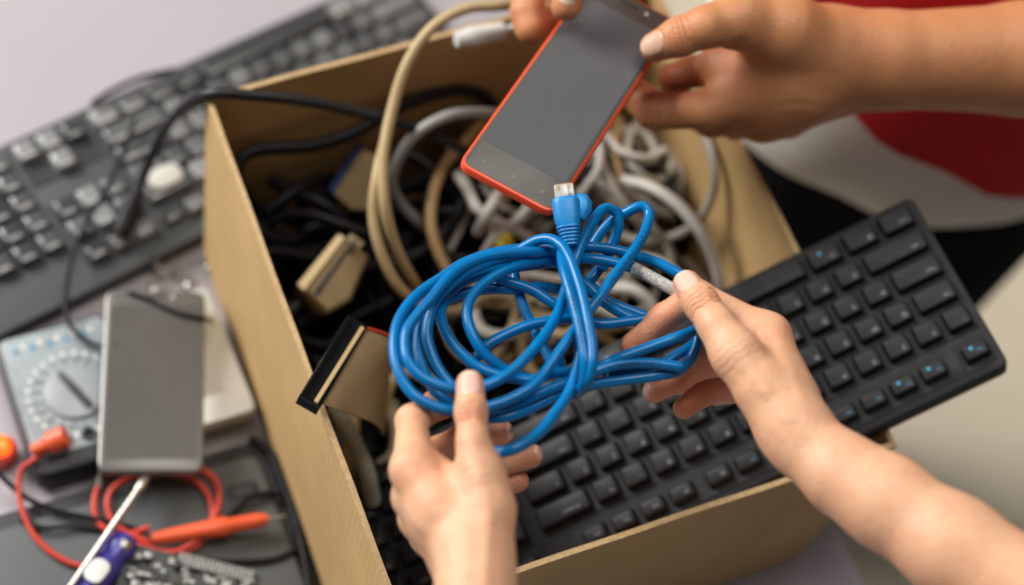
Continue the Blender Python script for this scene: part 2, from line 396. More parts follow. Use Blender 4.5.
# -- the woman's right hand
th2 = PL([(687, 284, .352), (701, 303, .359), (717, 326, .362), (736, 354, .362), (764, 390, .360), (797, 430, .358)])
ix2 = PL([(768, 335, .350), (697, 297, .345), (663, 318, .328), (633, 344, .316)])
md2 = PL([(762, 362, .332), (704, 362, .312), (677, 379, .306), (655, 391, .305)])
rg2 = PL([(762, 388, .316), (726, 384, .298), (701, 394, .292), (684, 408, .291)])
pk2 = PL([(772, 400, .306), (745, 392, .282), (728, 392, .272), (716, 396, .266)])
specR = dict(
    palm=[([P(790, 428, .358), P(802, 441, .358), P(843, 474, .364), P(885, 501, .370), P(953, 547, .380), P(1104, 645, .40)], rr(16.3, 16.6, 18.8, 21.8, 23.6, 26.5)),
          ([P(798, 434, .332), P(804, 448, .332), P(842, 479, .345), P(884, 507, .352), P(952, 554, .362), P(1104, 650, .38)], rr(14.5, 14.8, 17.5, 19.6, 21, 24), .003),
          ([P(792, 420, .358), ix2[0]], rr(16, 10.5)), ([P(790, 428, .345), md2[0]], rr(16, 11.5)),
          ([P(800, 426, .332), rg2[0]], rr(13, 9.5)), ([P(800, 430, .324), pk2[0]], rr(12, 8.5)),
          ([th2[5], th2[4], th2[3]], rr(15, 13, 11.6)), ([P(765, 350, .345), P(785, 400, .352)], rr(11, 16)),
          ([P(748, 345, .350), P(765, 365, .352)], rr(6.5, 9))],
    fingers=[([th2[3], th2[2], th2[1], th2[0]], rr(11.8, 9.6, 9.1, 7.5)), (ix2, rr(10, 8.8, 7.3, 6.6)), (md2, rr(9.5, 8.3, 7.2, 6.4)),
             (rg2, rr(9, 8, 6.9, 6.2)), (pk2, rr(8, 6.8, 6, 5.6))],
    nails=[(P(687, 283, .352)+unit(TOCAM+R3@np.array([-.12, .05, 0]))*.0075, th2[0]-th2[1], unit(TOCAM+R3@np.array([-.15, .05, 0])), .0062, .0078),
           (P(651, 391, .305)+TOCAM*.000, unit(TOCAM*-.7+R3@np.array([-.2, -.5, 0])), unit(R3@np.array([-.9, -.3, -.35])), .0042, .0058)],
    creases=crs(th2, 1, TOCAM, .012, .0005, 4, .0026) + crs(th2, 3, TOCAM, .016, .00013, 4, .0037)+crs(ix2, 1, TOCAM, .011, .0003),
    ridges=[([th2[3]+TOCAM*.012, P(765, 390, .375), P(800, 432, .378)], .004, .0008), ([P(775, 335, .362), P(800, 400, .376)], .004, .0006),
            ([P(752, 322, .350), P(757, 345, .362), P(762, 358, .370)], .0022, -.0014),
            ([P(795, 425, .377), P(812, 452, .377)], .003, -.0006), ([P(780, 455, .352), P(830, 490, .352), P(900, 545, .36)], .004, -.0009)],
    spots=[(th2[1]+TOCAM*.008, .010, .45), (th2[0], .011, .35), (ix2[2], .016, .8), (ix2[3], .014, .9), (md2[1], .014, .75), (md2[2], .014, .75), (md2[3], .012, .75), (rg2[1], .014, .85), (rg2[2], .014, .8), (rg2[3], .012, .75), (ix2[0]+TOCAM*.008, .014, .3),
           (P(735, 380, .33), .02, .6), (P(755, 425, .32), .02, .55), (P(775, 465, .325), .02, .5), (P(730, 315, .345), .010, .3)])  # red joints and tips; palm edge spots paint its dark red shadow
# -- the man's left hand (right in the photograph), his right hand at the top
u3 = PL([(655, 47, .3135), (679, 37, .325), (706, 27, .332), (740, 20, .330), (785, 32, .322)])
i3 = PL([(775, 88, .282), (705, 110, .272), (655, 111, .262), (642, 100, .254), (622, 84, .258)])
j3 = PL([(770, 72, .292), (716, 64, .280), (692, 72, .268), (670, 77, .264)])
m3 = PL([(775, 98, .268), (690, 108, .246), (676, 92, .240), (668, 78, .252)])
r3 = PL([(775, 108, .255), (712, 118, .238), (690, 112, .228), (668, 104, .232)])
k3 = PL([(785, 112, .245), (735, 122, .235), (715, 118, .228), (700, 112, .228)])
specM = dict(kp=.018, kf=.010,
    palm=[([P(835, 57, .300), P(880, 60, .300), P(1024, 58, .305), P(1130, 55, .315)], rr(29, 30, 35, 40)),
          ([P(830, 66, .275), P(880, 66, .275), P(1024, 62, .280), P(1130, 58, .29)], rr(25, 26, 33, 39)),
          ([P(825, 55, .302), u3[4], u3[3]], rr(27, 22, 16.5)), ([P(825, 62, .290), i3[0], P(745, 88, .280)], rr(26, 20, 14)),
          ([P(825, 68, .280), m3[0]], rr(25, 19)), ([P(830, 72, .272), k3[0]], rr(23, 17)), ([P(790, 55, .300), P(752, 58, .290)], rr(22, 15)), ([P(800, 95, .285), P(760, 116, .262)], rr(18, 15.5)), ([P(770, 82, .288), P(728, 88, .276)], rr(15, 11))],
    fingers=[([u3[3], u3[2], u3[1], u3[0]], rr(16, 12.6, 11.6, 9.2)), (i3, rr(14, 11.8, 12, 10.5, 9.5)), (j3, rr(13, 10.5, 9.5, 8.4)), (m3, rr(13, 9, 8, 7)),
             (r3, rr(14, 12.5, 10, 9)), (k3, rr(13, 11, 9, 8))],
    nails=[(P(654, 45.5, .3135)+TOCAM*.0085+unit(u3[0]-u3[1])*.0015, u3[0]-u3[1], unit(TOCAM+R3@np.array([-.25, .12, 0])), .0072, .0086)],
    creases=crs(u3, 1, TOCAM, .013, .0005, 4, .003)+crs(i3, 2, TOCAM, .015, .0004, 3, .003),
    ridges=[([P(706, 49, .315), P(732, 47, .325), P(758, 39, .345)], .0028, -.0030), ([P(690, 121, .268), P(735, 122, .27)], .002, -.0012),
            ([P(770, 80, .31), P(830, 90, .32)], .006, -.0008)],
    spots=[(u3[0], .010, .4), (m3[3], .013, .9), (m3[2], .012, .9), (P(665, 92, .27), .013, .6), (j3[3], .014, .95), (j3[2], .015, .95), (j3[1], .014, .8), (P(715, 65, .30), .014, .7), (P(692, 80, .285), .014, .6), (u3[1]+TOCAM*.01, .01, .3)])
u4 = PL([(566, 6, .3135), (574, -22, .325), (588, -60, .332), (604, -105, .330)])
i4 = PL([(556, -105, .300), (533, -28, .285), (527, 12, .279), (531, 28, .276), (556, 20, .270)])
m4 = PL([(556, -100, .29), (540, -25, .262), (556, 5, .255), (580, 15, .262)])
specN = dict(kp=.018, kf=.010,
    palm=[([P(600, -190, .31), P(620, -260, .32), P(650, -340, .33)], rr(28, 28, 32)), ([P(600, -180, .31), u4[3]], rr(26, 18)),
          ([P(590, -180, .300), i4[0]], rr(24, 16)), ([P(590, -180, .285), m4[0]], rr(23, 16))],
    fingers=[([u4[3], u4[2], u4[1], u4[0]], rr(16, 12, 11, 9.3)), (i4, rr(14, 11, 10.2, 9.6, 8.5)), (m4, rr(13, 11, 9.6, 9))],
    nails=[(P(568, -6, .318)+TOCAM*.0085, u4[0]-u4[1], TOCAM, .0070, .0075)], creases=[], ridges=[],
    spots=[(i4[2], .014, .35), (i4[3], .014, .4), (u4[0], .01, .3)])
# ------------------------------------------------------------------ materials in use
card = material('cardboard', (.54, .355, .15), .72, bump=.35, bscale=260, vary=.16, vscale=11)
cardedge = material('cardboard edge', (.56, .38, .19), .8, bump=.5, bscale=900, vary=.25, vscale=300)
desk = material('desk laminate', (.39, .36, .385), .45, vary=.05, vscale=6)
floorm = material('cream floor', (.80, .70, .53), .35, vary=.10, vscale=1.6)
groutm = material('floor joint', (.36, .32, .26), .8)
kbblack = material('black plastic', (.013, .013, .014), .5, spec=.3, bump=.35, bscale=1800, bdist=.0002, vary=.25, vscale=60)
kbrecess = material('black recess', (.008, .008, .009), .6, spec=.3)
keym = material('black key', (.012, .012, .0135), .46, spec=.27, bump=.25, bscale=2200, bdist=.0002, vary=.3, vscale=90)
whiteprint = material('white print', (.26, .27, .28), .6); blueprint = material('blue print', (.02, .22, .38), .5)
kbgrey = material('worn grey plastic', (.032, .035, .035), .42, bump=.3, bscale=1500, bdist=.0002, vary=.2, vscale=25)
keygrey = material('worn grey key', (.04, .042, .044), .22, vary=.35, vscale=70)
keyhighlight = material('bright highlight key', (.34, .345, .345), .22, vary=.3, vscale=110)  # bright grey standing in for a key's highlight
bluej = material('blue cable jacket', (.000, .155, .42), .24, bump=.08, bscale=500, bdist=.0003, vary=.16, vscale=70, spec=.3)
blueb = material('blue rubber boot', (.004, .22, .56), .42, bump=.15, bscale=700, bdist=.0002, vary=.1, vscale=80)
clear = material('clear plug plastic', (.86, .84, .80), .12, trans=.55, spec=.6)
gold = material('gold contact', (.42, .30, .15), .5, metal=.6)
steel = material('steel', (.45, .43, .40), .35, metal=1, vary=.2, vscale=90)
beige = material('beige cable', (.44, .325, .165), .48, vary=.12, vscale=30)
beige2 = material('tan cable', (.38, .24, .105), .5, vary=.12, vscale=30)
greyc = material('grey cable', (.25, .24, .23), .42, vary=.12, vscale=30)
whitec = material('white cable', (.62, .59, .53), .42, vary=.15, vscale=25)
whitec2 = material('dull white cable', (.42, .385, .32), .45, vary=.15, vscale=25)
blackc = material('black cable', (.007, .007, .008), .42, spec=.22, vary=.2, vscale=40)
blackc2 = material('dark grey cable', (.014, .014, .015), .42, spec=.35, vary=.2, vscale=40)
beigehood = material('beige hood', (.38, .275, .135), .5, bump=.2, bscale=600, vary=.1, vscale=50)
ribbonm = material('tan ribbon', (.38, .27, .14), .6, vary=.15, vscale=60)
phorange = material('orange phone case', (.82, .075, .02), .38, vary=.06, vscale=40)

def flutes(M):
    nt = M.node_tree; b = nt.nodes['Principled BSDF']; tc = nt.nodes.new('ShaderNodeTexCoord'); w = nt.nodes.new('ShaderNodeTexWave')
    mp = nt.nodes.new('ShaderNodeMapping'); mp.inputs['Rotation'].default_value = (0, 0, 1.2); nt.links.new(tc.outputs['Object'], mp.inputs['Vector']); nt.links.new(mp.outputs['Vector'], w.inputs['Vector'])
    w.inputs['Scale'].default_value = 48; w.inputs['Distortion'].default_value = .6; w.inputs['Detail'].default_value = 2
    old = b.inputs['Normal'].links[0].from_node; bp = nt.nodes.new('ShaderNodeBump'); bp.inputs['Strength'].default_value = .18; bp.inputs['Distance'].default_value = .0005
    nt.links.new(w.outputs['Fac'], bp.inputs['Height']); nt.links.new(old.outputs['Normal'], bp.inputs['Normal']); nt.links.new(bp.outputs['Normal'], b.inputs['Normal'])
flutes(card)
glassm = material('phone glass', (.105, .107, .112), .25, vary=.12, vscale=11, spec=.5)
bezelm = material('phone bezel', (.075, .070, .058), .4, vary=.1, vscale=40)
chrome = material('pale metal', (.6, .6, .58), .3, metal=.7)
redpl = material('red rubber', (.62, .05, .025), .42, vary=.15, vscale=40)
orangepl = material('orange plastic', (.80, .11, .035), .4, vary=.1, vscale=40)
violet = material('violet handle', (.055, .045, .30), .25, vary=.1, vscale=30)
cloud = material('white plastic', (.70, .70, .67), .4, vary=.06, vscale=30)
paleface = material('pale blue panel', (.32, .37, .39), .45, vary=.25, vscale=60)
dialm = material('grey dial', (.30, .33, .34), .4, vary=.15, vscale=60)
darkcase = material('dark case', (.02, .02, .022), .5)
laptopm = material('dark grey lid', (.085, .092, .094), .42, vary=.1, vscale=12)
greyglass = material('grey phone screen', (.105, .10, .092), .13, vary=.12, vscale=22)
greyframe = material('grey phone frame', (.22, .215, .205), .35, metal=.4)
pcbm = material('circuit board', (.02, .025, .02), .4, vary=.4, vscale=160)
solder = material('solder', (.36, .36, .34), .4, metal=.7, vary=.3, vscale=500)
redcloth = material('red cotton', (.62, .010, .014), .85, bump=.5, bscale=900, bdist=.0006, vary=.2, vscale=9)
whitecloth = material('white cotton', (.86, .84, .80), .85, bump=.5, bscale=700, bdist=.0006, vary=.12, vscale=9)
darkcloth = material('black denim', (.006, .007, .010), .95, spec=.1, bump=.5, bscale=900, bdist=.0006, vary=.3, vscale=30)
bluecloth = material('grey blouse', (.30, .32, .36), .85, bump=.4, bscale=700, bdist=.0006)
lampglow = material('orange lens', (1, .10, .008), .2, emit=2.4)
yellowc = material('yellow plastic', (.62, .50, .03), .4)
printm = material('black print', (.01, .01, .012), .6)

# ------------------------------------------------------------------ the setting
b = MB(); b.box((1.2, 2.0, -.755), (9, 9, .01)); tag(b.build('floor', floorm, smooth=False), kind='structure')
b = MB()
for k in range(-6, 9):
    b.box((1.15+k*.6, 2.0, -.7497), (.005, 8.9, .0006)); b.box((1.2, 1.45+k*.6, -.7494), (8.9, .005, .0006))
tag(b.build('floor_joint', groutm, smooth=False), kind='structure')
e0 = np.array([.4274, .506]); ed = unit(np.array([-.1483, .3583])); en = np.array([-ed[1], ed[0]])
corner = e0 + ed*.62; back = corner + en*2.0; fr = e0 - ed*1.0
b = MB(); b.slab([tuple(fr), tuple(corner), tuple(back), tuple(fr+en*2.0)], -.028, 0, bev=.002)
tb = thing('table', (e0[0]-.6, e0[1], -.75), 'pale lilac grey table top under the cardboard box and the old electronics', 'table'); b.build('table_top', desk, tb, smooth=False)
legm = material('table leg', (.3, .3, .3), .4, metal=.6)
for q in (fr-ed*-.08+en*.08, corner-ed*.08+en*.08, back-ed*.08-en*.08, fr+en*1.92+ed*.08):
    b = MB(); b.box((q[0], q[1], -.389), (.045, .045, .72), bev=.003); b.build('leg', legm, tb)

# ------------------------------------------------------------------ the cardboard box
c4 = [np.array(P(205, 98, .197)), np.array(P(649, -22, .197)), np.array(P(900, 442, .197)), np.array(P(396, 616, .197))]
c4[2][2] -= .007
foot = [c4[0]*[1, 1, 0], c4[1]*[1, 1, 0], c4[2]*[1, 1, 0], c4[3]*[1, 1, 0]]
ctr = np.mean(foot, 0); foot = [ctr + (f-ctr)*.985 for f in foot]
bx = thing('cardboard_box', ctr, 'large open brown cardboard box full of tangled cables, standing on the table', 'box')
th_ = .0034
for i in range(4):
    j = (i+1) % 4; A, B, a, d = c4[i], c4[j], foot[i], foot[j]
    inw = unit(np.array([-(B-A)[1], (B-A)[0], 0])); inw = inw if inw@(ctr-A) > 0 else -inw
    tA = unit(B-A)
    # a panel as a gently bowed grid, two faces deep; butted between its neighbours
    n, mm_ = 24, 8; V = []; Fc = []; e_in = th_ if i % 2 else 0
    for side in (0, 1):
        for r in range(mm_+1):
            for k in range(n+1):
                s_ = k/n; t = r/mm_; s2 = (s_*(1-2*e_in/np.linalg.norm(B-A)) + e_in/np.linalg.norm(B-A))
                p = (a*(1-s2)+d*s2)*(1-t) + (A*(1-s2)+B*s2)*t
                bow = math.sin(math.pi*s_)*t*(.0004 if i != 1 else .004) + .0002*math.sin(s_*23+i*2)*t
                p = p + inw*(th_*side + bow*(1 if i in (0, 2) else -1)); p[2] += .002 + (.0001*math.sin(s_*9+i)+.00008*math.sin(s_*41))*t*(0 < s_ < 1)
                V.append(p)
    N = (n+1)*(mm_+1)
    for r in range(mm_):
        for k in range(n):
            q = r*(n+1)+k; Fc.append((q, q+1, q+n+2, q+n+1)); Fc.append((N+q, N+q+n+1, N+q+n+2, N+q+1))
    b = MB(); b.add(V, Fc); b.cur = 0
    b.cur = 1; b.add([], [])
    top = mm_*(n+1)
    ef = [(top+k, top+k+1, N+top+k+1, N+top+k) for k in range(n)] + [(r*(n+1), (r+1)*(n+1), N+(r+1)*(n+1), N+r*(n+1)) for r in range(mm_)] + [(r*(n+1)+n, N+r*(n+1)+n, N+(r+1)*(n+1)+n, (r+1)*(n+1)+n) for r in range(mm_)]
    b.f += ef; b.mi += [1]*len(ef)
    b.build('side_panel', [card, cardedge], bx)
b = MB(); ff = [ctr + (f-ctr)*.982 for f in foot]; b.slab([tuple(f[:2]) for f in ff], .001, .005); b.build('bottom_panel', card, bx, smooth=False)
# crushed flap corner poking out below the keyboard end
b = MB(); q = P(884, 432, .197); b.box(q+np.array([.002, -.006, -.010]), (.022, .010, .022), axes=np.array([unit([.5, .8, .2]), unit([-.8, .5, .1]), unit(np.cross(unit([.5, .8, .2]), unit([-.8, .5, .1])))]), bev=.002)
pass

# ------------------------------------------------------------------ keyboards
U = .01905
def kb_layout(fx=2):
    K = []; rows = [
     (5.25, [('Esc', 1, 0), *[('F%d' % i, 1, fx+(i-1)+(.5 if fx == 2 else .25)*((i-1)//4)) for i in range(1, 13)], ('PrtSc', 1, 15.25), ('ScrLk', 1, 16.25), ('Pause', 1, 17.25)]),
     (4, [(c, 1, i) for i, c in enumerate('`1234567890-=')] + [('Backspace', 2, 13), ('Ins', 1, 15.25), ('Home', 1, 16.25), ('PgUp', 1, 17.25), ('Num', 1, 18.5), ('/', 1, 19.5), ('*', 1, 20.5), ('-', 1, 21.5)]),
     (3, [('Tab', 1.5, 0)] + [(c, 1, 1.5+i) for i, c in enumerate('QWERTYUIOP[]')] + [('\\', 1.5, 13.5), ('Del', 1, 15.25), ('End', 1, 16.25), ('PgDn', 1, 17.25), ('7', 1, 18.5), ('8', 1, 19.5), ('9', 1, 20.5), ('+', -1, 21.5)]),
     (2, [('Caps', 1.75, 0)] + [(c, 1, 1.75+i) for i, c in enumerate("ASDFGHJKL;'")] + [('Enter', 2.25, 12.75), ('4', 1, 18.5), ('5', 1, 19.5), ('6', 1, 20.5)]),
     (1, [('Shift', 2.25, 0)] + [(c, 1, 2.25+i) for i, c in enumerate('ZXCVBNM,./')] + [('Shift', 2.75, 12.25), ('\u2191', 1, 16.25), ('1', 1, 18.5), ('2', 1, 19.5), ('3', 1, 20.5), ('Enter', -1, 21.5)]),
     (0, [('Ctrl', 1.25, 0), ('\u229e', 1.25, 1.25), ('Alt', 1.25, 2.5), ('', 6.25, 3.75), ('Alt', 1.25, 10), ('\u229e', 1.25, 11.25), ('Menu', 1.25, 12.5), ('Ctrl', 1.25, 13.75), ('\u2190', 1, 15.25), ('\u2193', 1, 16.25), ('\u2192', 1, 17.25), ('0', 2, 18.5), ('.', 1, 20.5)])]
    for y, ks in rows:
        for t, w, x in ks: K.append((t, x, y, abs(w), 2 if w < 0 else 1))
    return K
def keyboard(name, M, label, body_m, key_m, recess_m, Lk, Wk, T, v, ux, gapf, legends=True, keyh=.0065, shiny=None, group=None, cols=22.5, fx=2, dome=.0021):
    root = thing(name, (0, 0, 0), label, 'keyboard', group, mat=M)
    Wd = cols*ux; x0 = (Lk-Wd)/2; y0 = (Wk-6.3*v)/2*.75; bm = MB()
    bm.slab(rect(0, 0, Lk, Wk), 0, T, bev=.0022, rnd=.006); bm.build('case', body_m, root, local=True)
    b = MB(); z = T+.0004
    for xa, xb, ya, yb in ((0, 15, 0, 5), (15.25, 18.25, 0, 2), (15.25, 18.25, 3, 5), (18.5, cols, 0, 5), (0, 1, 5.25, 6.25), (fx, 14, 5.25, 6.25), (15.25, 18.25, 5.25, 6.25)):
        b.box((x0+(xa+xb)/2*ux, y0+(ya+yb)/2*v, z-.0005), ((xb-xa)*ux+.001, (yb-ya)*v+.001, .0016))
    b.build('key_bed', recess_m, root, local=True, smooth=False)
    for t, kx, ky, w, hh in kb_layout(fx):
        if kx + w > cols + .01: continue
        g = gapf; wx = w*ux-g; wy = (hh*v-g)*(.74 if ky > 5 else 1); b = MB()
        def ring(ins, zz, r=.0016):
            return [(p[0], p[1], zz) for p in round_poly(rect(-wx/2+ins, -wy/2+ins, wx/2-ins, wy/2-ins), r, 4)]
        rs = [ring(0, 0), ring(.0003, keyh*.25), ring(.0011, keyh*.86), ring(dome*.75, keyh*.97), ring(dome, keyh)]
        V = [p for r_ in rs for p in r_]; n = 16
        Fc = [(k*n+i, k*n+(i+1) % n, (k+1)*n+(i+1) % n, (k+1)*n+i) for k in range(4) for i in range(n)]
        b.add(V, Fc+[tuple(4*n+i for i in range(n))]); mats = [key_m, whiteprint, blueprint]
        if legends and t:
            small = len(t) > 1; sz = .0028 if small else .0042
            gv, gf = text_mesh(t, sz); b.cur = 2 if (t.startswith('F') and len(t) > 1 and kx < 8) or t == 'Esc' else 1
            ox = -wx/2+.0030+(.0022*len(t)*.5 if small else .002); oy = wy/2-.0048
            b.add([(p[0]+ox, p[1]+oy, keyh+.00015) for p in gv], gf)
            if t in ('Esc', 'F1', 'F2', 'Alt'):
                b.cur = 2; b.slab(round_poly(rect(.001, -.0030, .0036, -.0005), .0008, 3), keyh+.0001, keyh+.0002)
        if shiny: mats = [random.choice(worn)] + mats[1:]
        o = b.build('key', mats, root, local=True)
        o.location = (x0+(kx+w/2)*ux, y0+(ky+hh/2)*v, T+.0014); o.rotation_euler = (random.uniform(-.01, .01), random.uniform(-.01, .01), 0)
    return root
# the black keyboard standing in the box, its left end sticking out over the corner
KA, KB_ = P(911, 194, .247), P(1010, 363, .247)
ab = KB_-KA; nv = np.cross(KA-CAM, P(735, 281, .2)-CAM); u = unit(np.cross(nv, ab)); u = -u if u[0] > 0 else u
KW = np.linalg.norm(ab); KL = .446
# local x runs from the Esc end (at A-B) into the box; local y from the space bar edge (A) to the F-row edge (B)
Mk = plane_frame(KA, u, ab); zk = np.array(Mk)[:3, 2]; Tk = .017
if zk[2] < 0: raise RuntimeError('flip')
Mk.translation = Vector(KA - zk*(Tk+.002))
kb1 = keyboard('keyboard', Mk, 'black keyboard wedged in the box with its Esc end jutting out over the right corner', kbblack, keym, kbrecess, KL, KW, Tk, KW/6.75, (KL-.009)/21.5, .0038, keyh=.0055, cols=21.5, fx=1.4)
# wrist edge lip
worn = [material('worn highlight key', (v_, v_*1.02, v_*1.01), .2, vary=.2, vscale=90, spec=.7) for v_ in (.05, .08, .12, .17, .25)]  # worn keys; the lighter greys paint bright highlights onto them
# the worn grey keyboard lying flat on the table behind the box
a_ = P(0, 141, .022); b_ = P(300, 7, .022); ul = unit(b_-a_); right_end = P(412, -28, .022) ; right_end = a_ + ul*((P(425, -5, .022)-a_)@ul)
nrm = np.array([-ul[1], ul[0], 0]); nrm = nrm if nrm[1] > 0 else -nrm
Ml = plane_frame(right_end*[1, 1, 0]+np.array([0, 0, .0005]), -ul, -nrm)
if np.array(Ml)[2, 2] < 0: raise RuntimeError('flip2')
kb2 = keyboard('keyboard', Ml, 'worn dark grey keyboard with shiny keys lying flat on the table behind the box', kbgrey, keygrey, material('grey recess', (.014, .015, .015), .6), .452, .143, .016, .0196, .0194, .0032, legends=False, keyh=.0075, shiny=.48, dome=.0040)

# ------------------------------------------------------------------ phones
def phone(name, M, L_, W_, T_, label, case_m, glass_m, bezel_m, cat='phone', case=True, screen=(.06, .10), rnd=.009, lip=.0016):
    r = thing(name, (0, 0, 0), label, cat, mat=M)
    b = MB(); b.slab(rect(0, 0, W_, L_), 0, T_, bev=.0018, rnd=rnd); b.build('case', case_m, r, local=True)
    b = MB(); b.slab(rect(lip, lip, W_-lip, L_-lip), T_-.0005, T_+.0004, rnd=rnd-lip, bev=.0003); b.build('glass', bezel_m, r, local=True)
    b = MB(); b.slab(rect(lip+.0022, L_*screen[0]+lip, W_-lip-.0022, L_*(1-screen[1])-lip), T_+.0002, T_+.0006, bev=.0001); b.build('screen', glass_m, r, local=True, smooth=False)
    b = MB(); b.slab(rect(W_/2-.006, L_*(1-screen[1]*.5)-.0008, W_/2+.006, L_*(1-screen[1]*.5)+.0006), T_+.0003, T_+.0008, rnd=.0005, bev=.0001); b.build('earpiece', printm, r, local=True)
    b = MB(); b.lathe((W_/2+.012, L_*(1-screen[1]*.5), T_+.0002), (0, 0, 1), [(0, .0013), (.0005, .0013), (.0007, .0008)], 16); b.build('camera_lens', chrome, r, local=True)
    return r
pA = P(458, 163, .302); pB = P(553, 214, .302); pD = P(668, 15, .296)
ph_up = pD-pB; ph_up = unit(ph_up); 
Mp = plane_frame(pA, pB-pA, ph_up); zz = np.array(Mp)[:3, 2]; Mp.translation = Vector(pA - zz*.0072)
PW = np.linalg.norm(pB-pA); PLn = abs((pD-pB)@np.array(Mp)[:3, 1])
ph1 = phone('smartphone', Mp, PLn, PW, .0072, 'smartphone in an orange red case held above the box by the person in red', phorange, glassm, bezelm, screen=(.12, .09), rnd=.0075, lip=.0017)
fr_ = mframe(Mp); b = MB()
for dx, s_ in ((.2, .0012), (.5, .0016), (.8, .0012)):
    b.lathe(fr_(PW*dx, PLn*.055, .0075), zz, [(0, s_), (.0002, s_)], 12)
b.build('touch_button', material('faint icon', (.16, .155, .14), .4), ph1)
# grey smartphone lying on the multimeter
q1, q2, q3 = P(97, 471, .046), P(203, 471, .046), P(204, 291, .046)
Mg = plane_frame(q1, q2-q1, q3-q2); GW = np.linalg.norm(q2-q1); GL = np.linalg.norm(q3-q2)
Mg.translation = Vector(q1-np.array([0, 0, .009]))
ph2 = phone('smartphone', Mg, GL, GW, .009, 'grey smartphone with blank screen lying on top of the multimeter', greyframe, greyglass, material('grey bezel', (.12, .115, .105), .3), screen=(.05, .08), rnd=.008)
# silver slab under it (a drive)
s1, s2, s3 = P(202, 425, .03), P(257, 408, .03), P(206, 288, .03)
Ms = plane_frame(s1*[1, 1, 0]+[0, 0, .016], s2-s1, np.array(P(214, 292, .03))-s1); Wd = np.linalg.norm(s2-s1)+.03
Ms.translation = Vector(s1*np.array([1, 1, 0])+np.array([0, 0, .016])-np.array(Ms)[:3, 0]*.03)
dr = thing('hard_drive', (0, 0, 0), 'pale silver hard drive between the grey smartphone and the cardboard box', 'hard drive', mat=Ms)
b = MB(); b.slab(rect(0, 0, Wd, .105), 0, .013, bev=.002, rnd=.006); b.build('case', material('pale silver', (.74, .75, .73), .35, metal=.35, vary=.12, vscale=30), dr, local=True)
b = MB(); b.slab(rect(.012, .02, Wd-.012, .085), .0128, .0133, bev=.0001, rnd=.003); b.build('cover_plate', material('pale label', (.74, .75, .72), .5, vary=.1, vscale=50), dr, local=True)

# ------------------------------------------------------------------ multimeter
m1, m2, m3_ = P(36, 460, .030), P(6, 340, .030), P(104, 314, .030)
up_ = unit(m2-m1); rt = unit(m3_-m2)
Mm = plane_frame(m1*[1, 1, 0]+[0, 0, .002], rt, up_); MW = np.linalg.norm(m3_-m2)+.004; ML = np.linalg.norm(m2-m1)
mu = thing('multimeter', (0, 0, 0), 'pale blue faced multimeter with a round dial, half under the grey smartphone', 'multimeter', mat=Mm)
b = MB(); b.slab(rect(-.004, -.012, MW+.004, ML+.004), 0, .026, bev=.004, rnd=.01); b.build('case', darkcase, mu, local=True)
b = MB(); b.slab(rect(0, 0, MW, ML), .0255, .0275, bev=.0006, rnd=.006); b.build('face_panel', paleface, mu, local=True)
dc = (MW*.52, ML*.43)
b = MB(); b.lathe((dc[0], dc[1], .0272), (0, 0, 1), [(0, .021), (.003, .020), (.0035, .019)], 40); dl = b.build('dial', dialm, mu, local=True)
b = MB(); b.box((dc[0], dc[1], .0335), (.0042, .034, .005), axes=[(math.cos(.4), math.sin(.4), 0), (-math.sin(.4), math.cos(.4), 0), (0, 0, 1)], bev=.0015); o = b.build('pointer', material('dial grip', (.03, .035, .04), .4), mu, local=True)
b = MB()
for k in range(20):
    a = k/20*2*math.pi; t = ['OFF', '1000', '200', '20', '2000m', '200m', '750', '200', '200\u00b5', '2m', '20m', '200m', '10A', 'hFE', '200', '2k', '20k', '200k', '2M', '\u03a9'][k]
    gv, gf = text_mesh(t, .0036); cx, cy = dc[0]+.0262*math.sin(a), dc[1]+.0262*math.cos(a)
    b.add([(p[0]+cx, p[1]+cy, .0278) for p in gv], gf)
    b.box((dc[0]+.0222*math.sin(a), dc[1]+.0222*math.cos(a), .0277), (.0007, .0016, .0003), axes=[(math.cos(a), -math.sin(a), 0), (math.sin(a), math.cos(a), 0), (0, 0, 1)])
b.build('marking', printm, mu, local=True, smooth=False)
for k in range(26):
    a = k/26*2*math.pi; b = MB(); b.lathe((dc[0]+.0315*math.sin(a), dc[1]+.0315*math.cos(a), .0272), (0, 0, 1), [(0, .0016), (.0004, .0016)], 10); b.build('dot', cloud, mu, local=True)
for k in range(10):
    b = MB(); b.slab(rect(MW*.1+k*MW*.08, ML*(.86+.03*(k%2)), MW*.14+k*MW*.08, ML*(.90+.03*(k%2))), .0274, .0279, bev=.0001); b.build('range_mark', cloud if k%2 else blueprint, mu, local=True)
for k in range(3):
    b = MB(); b.lathe((MW*(.3+.22*k), ML*.08, .0272), (0, 0, 1), [(0, .005), (.002, .005), (.0021, .003), (.0004, .0028)], 20); b.build('socket', printm, mu, local=True)
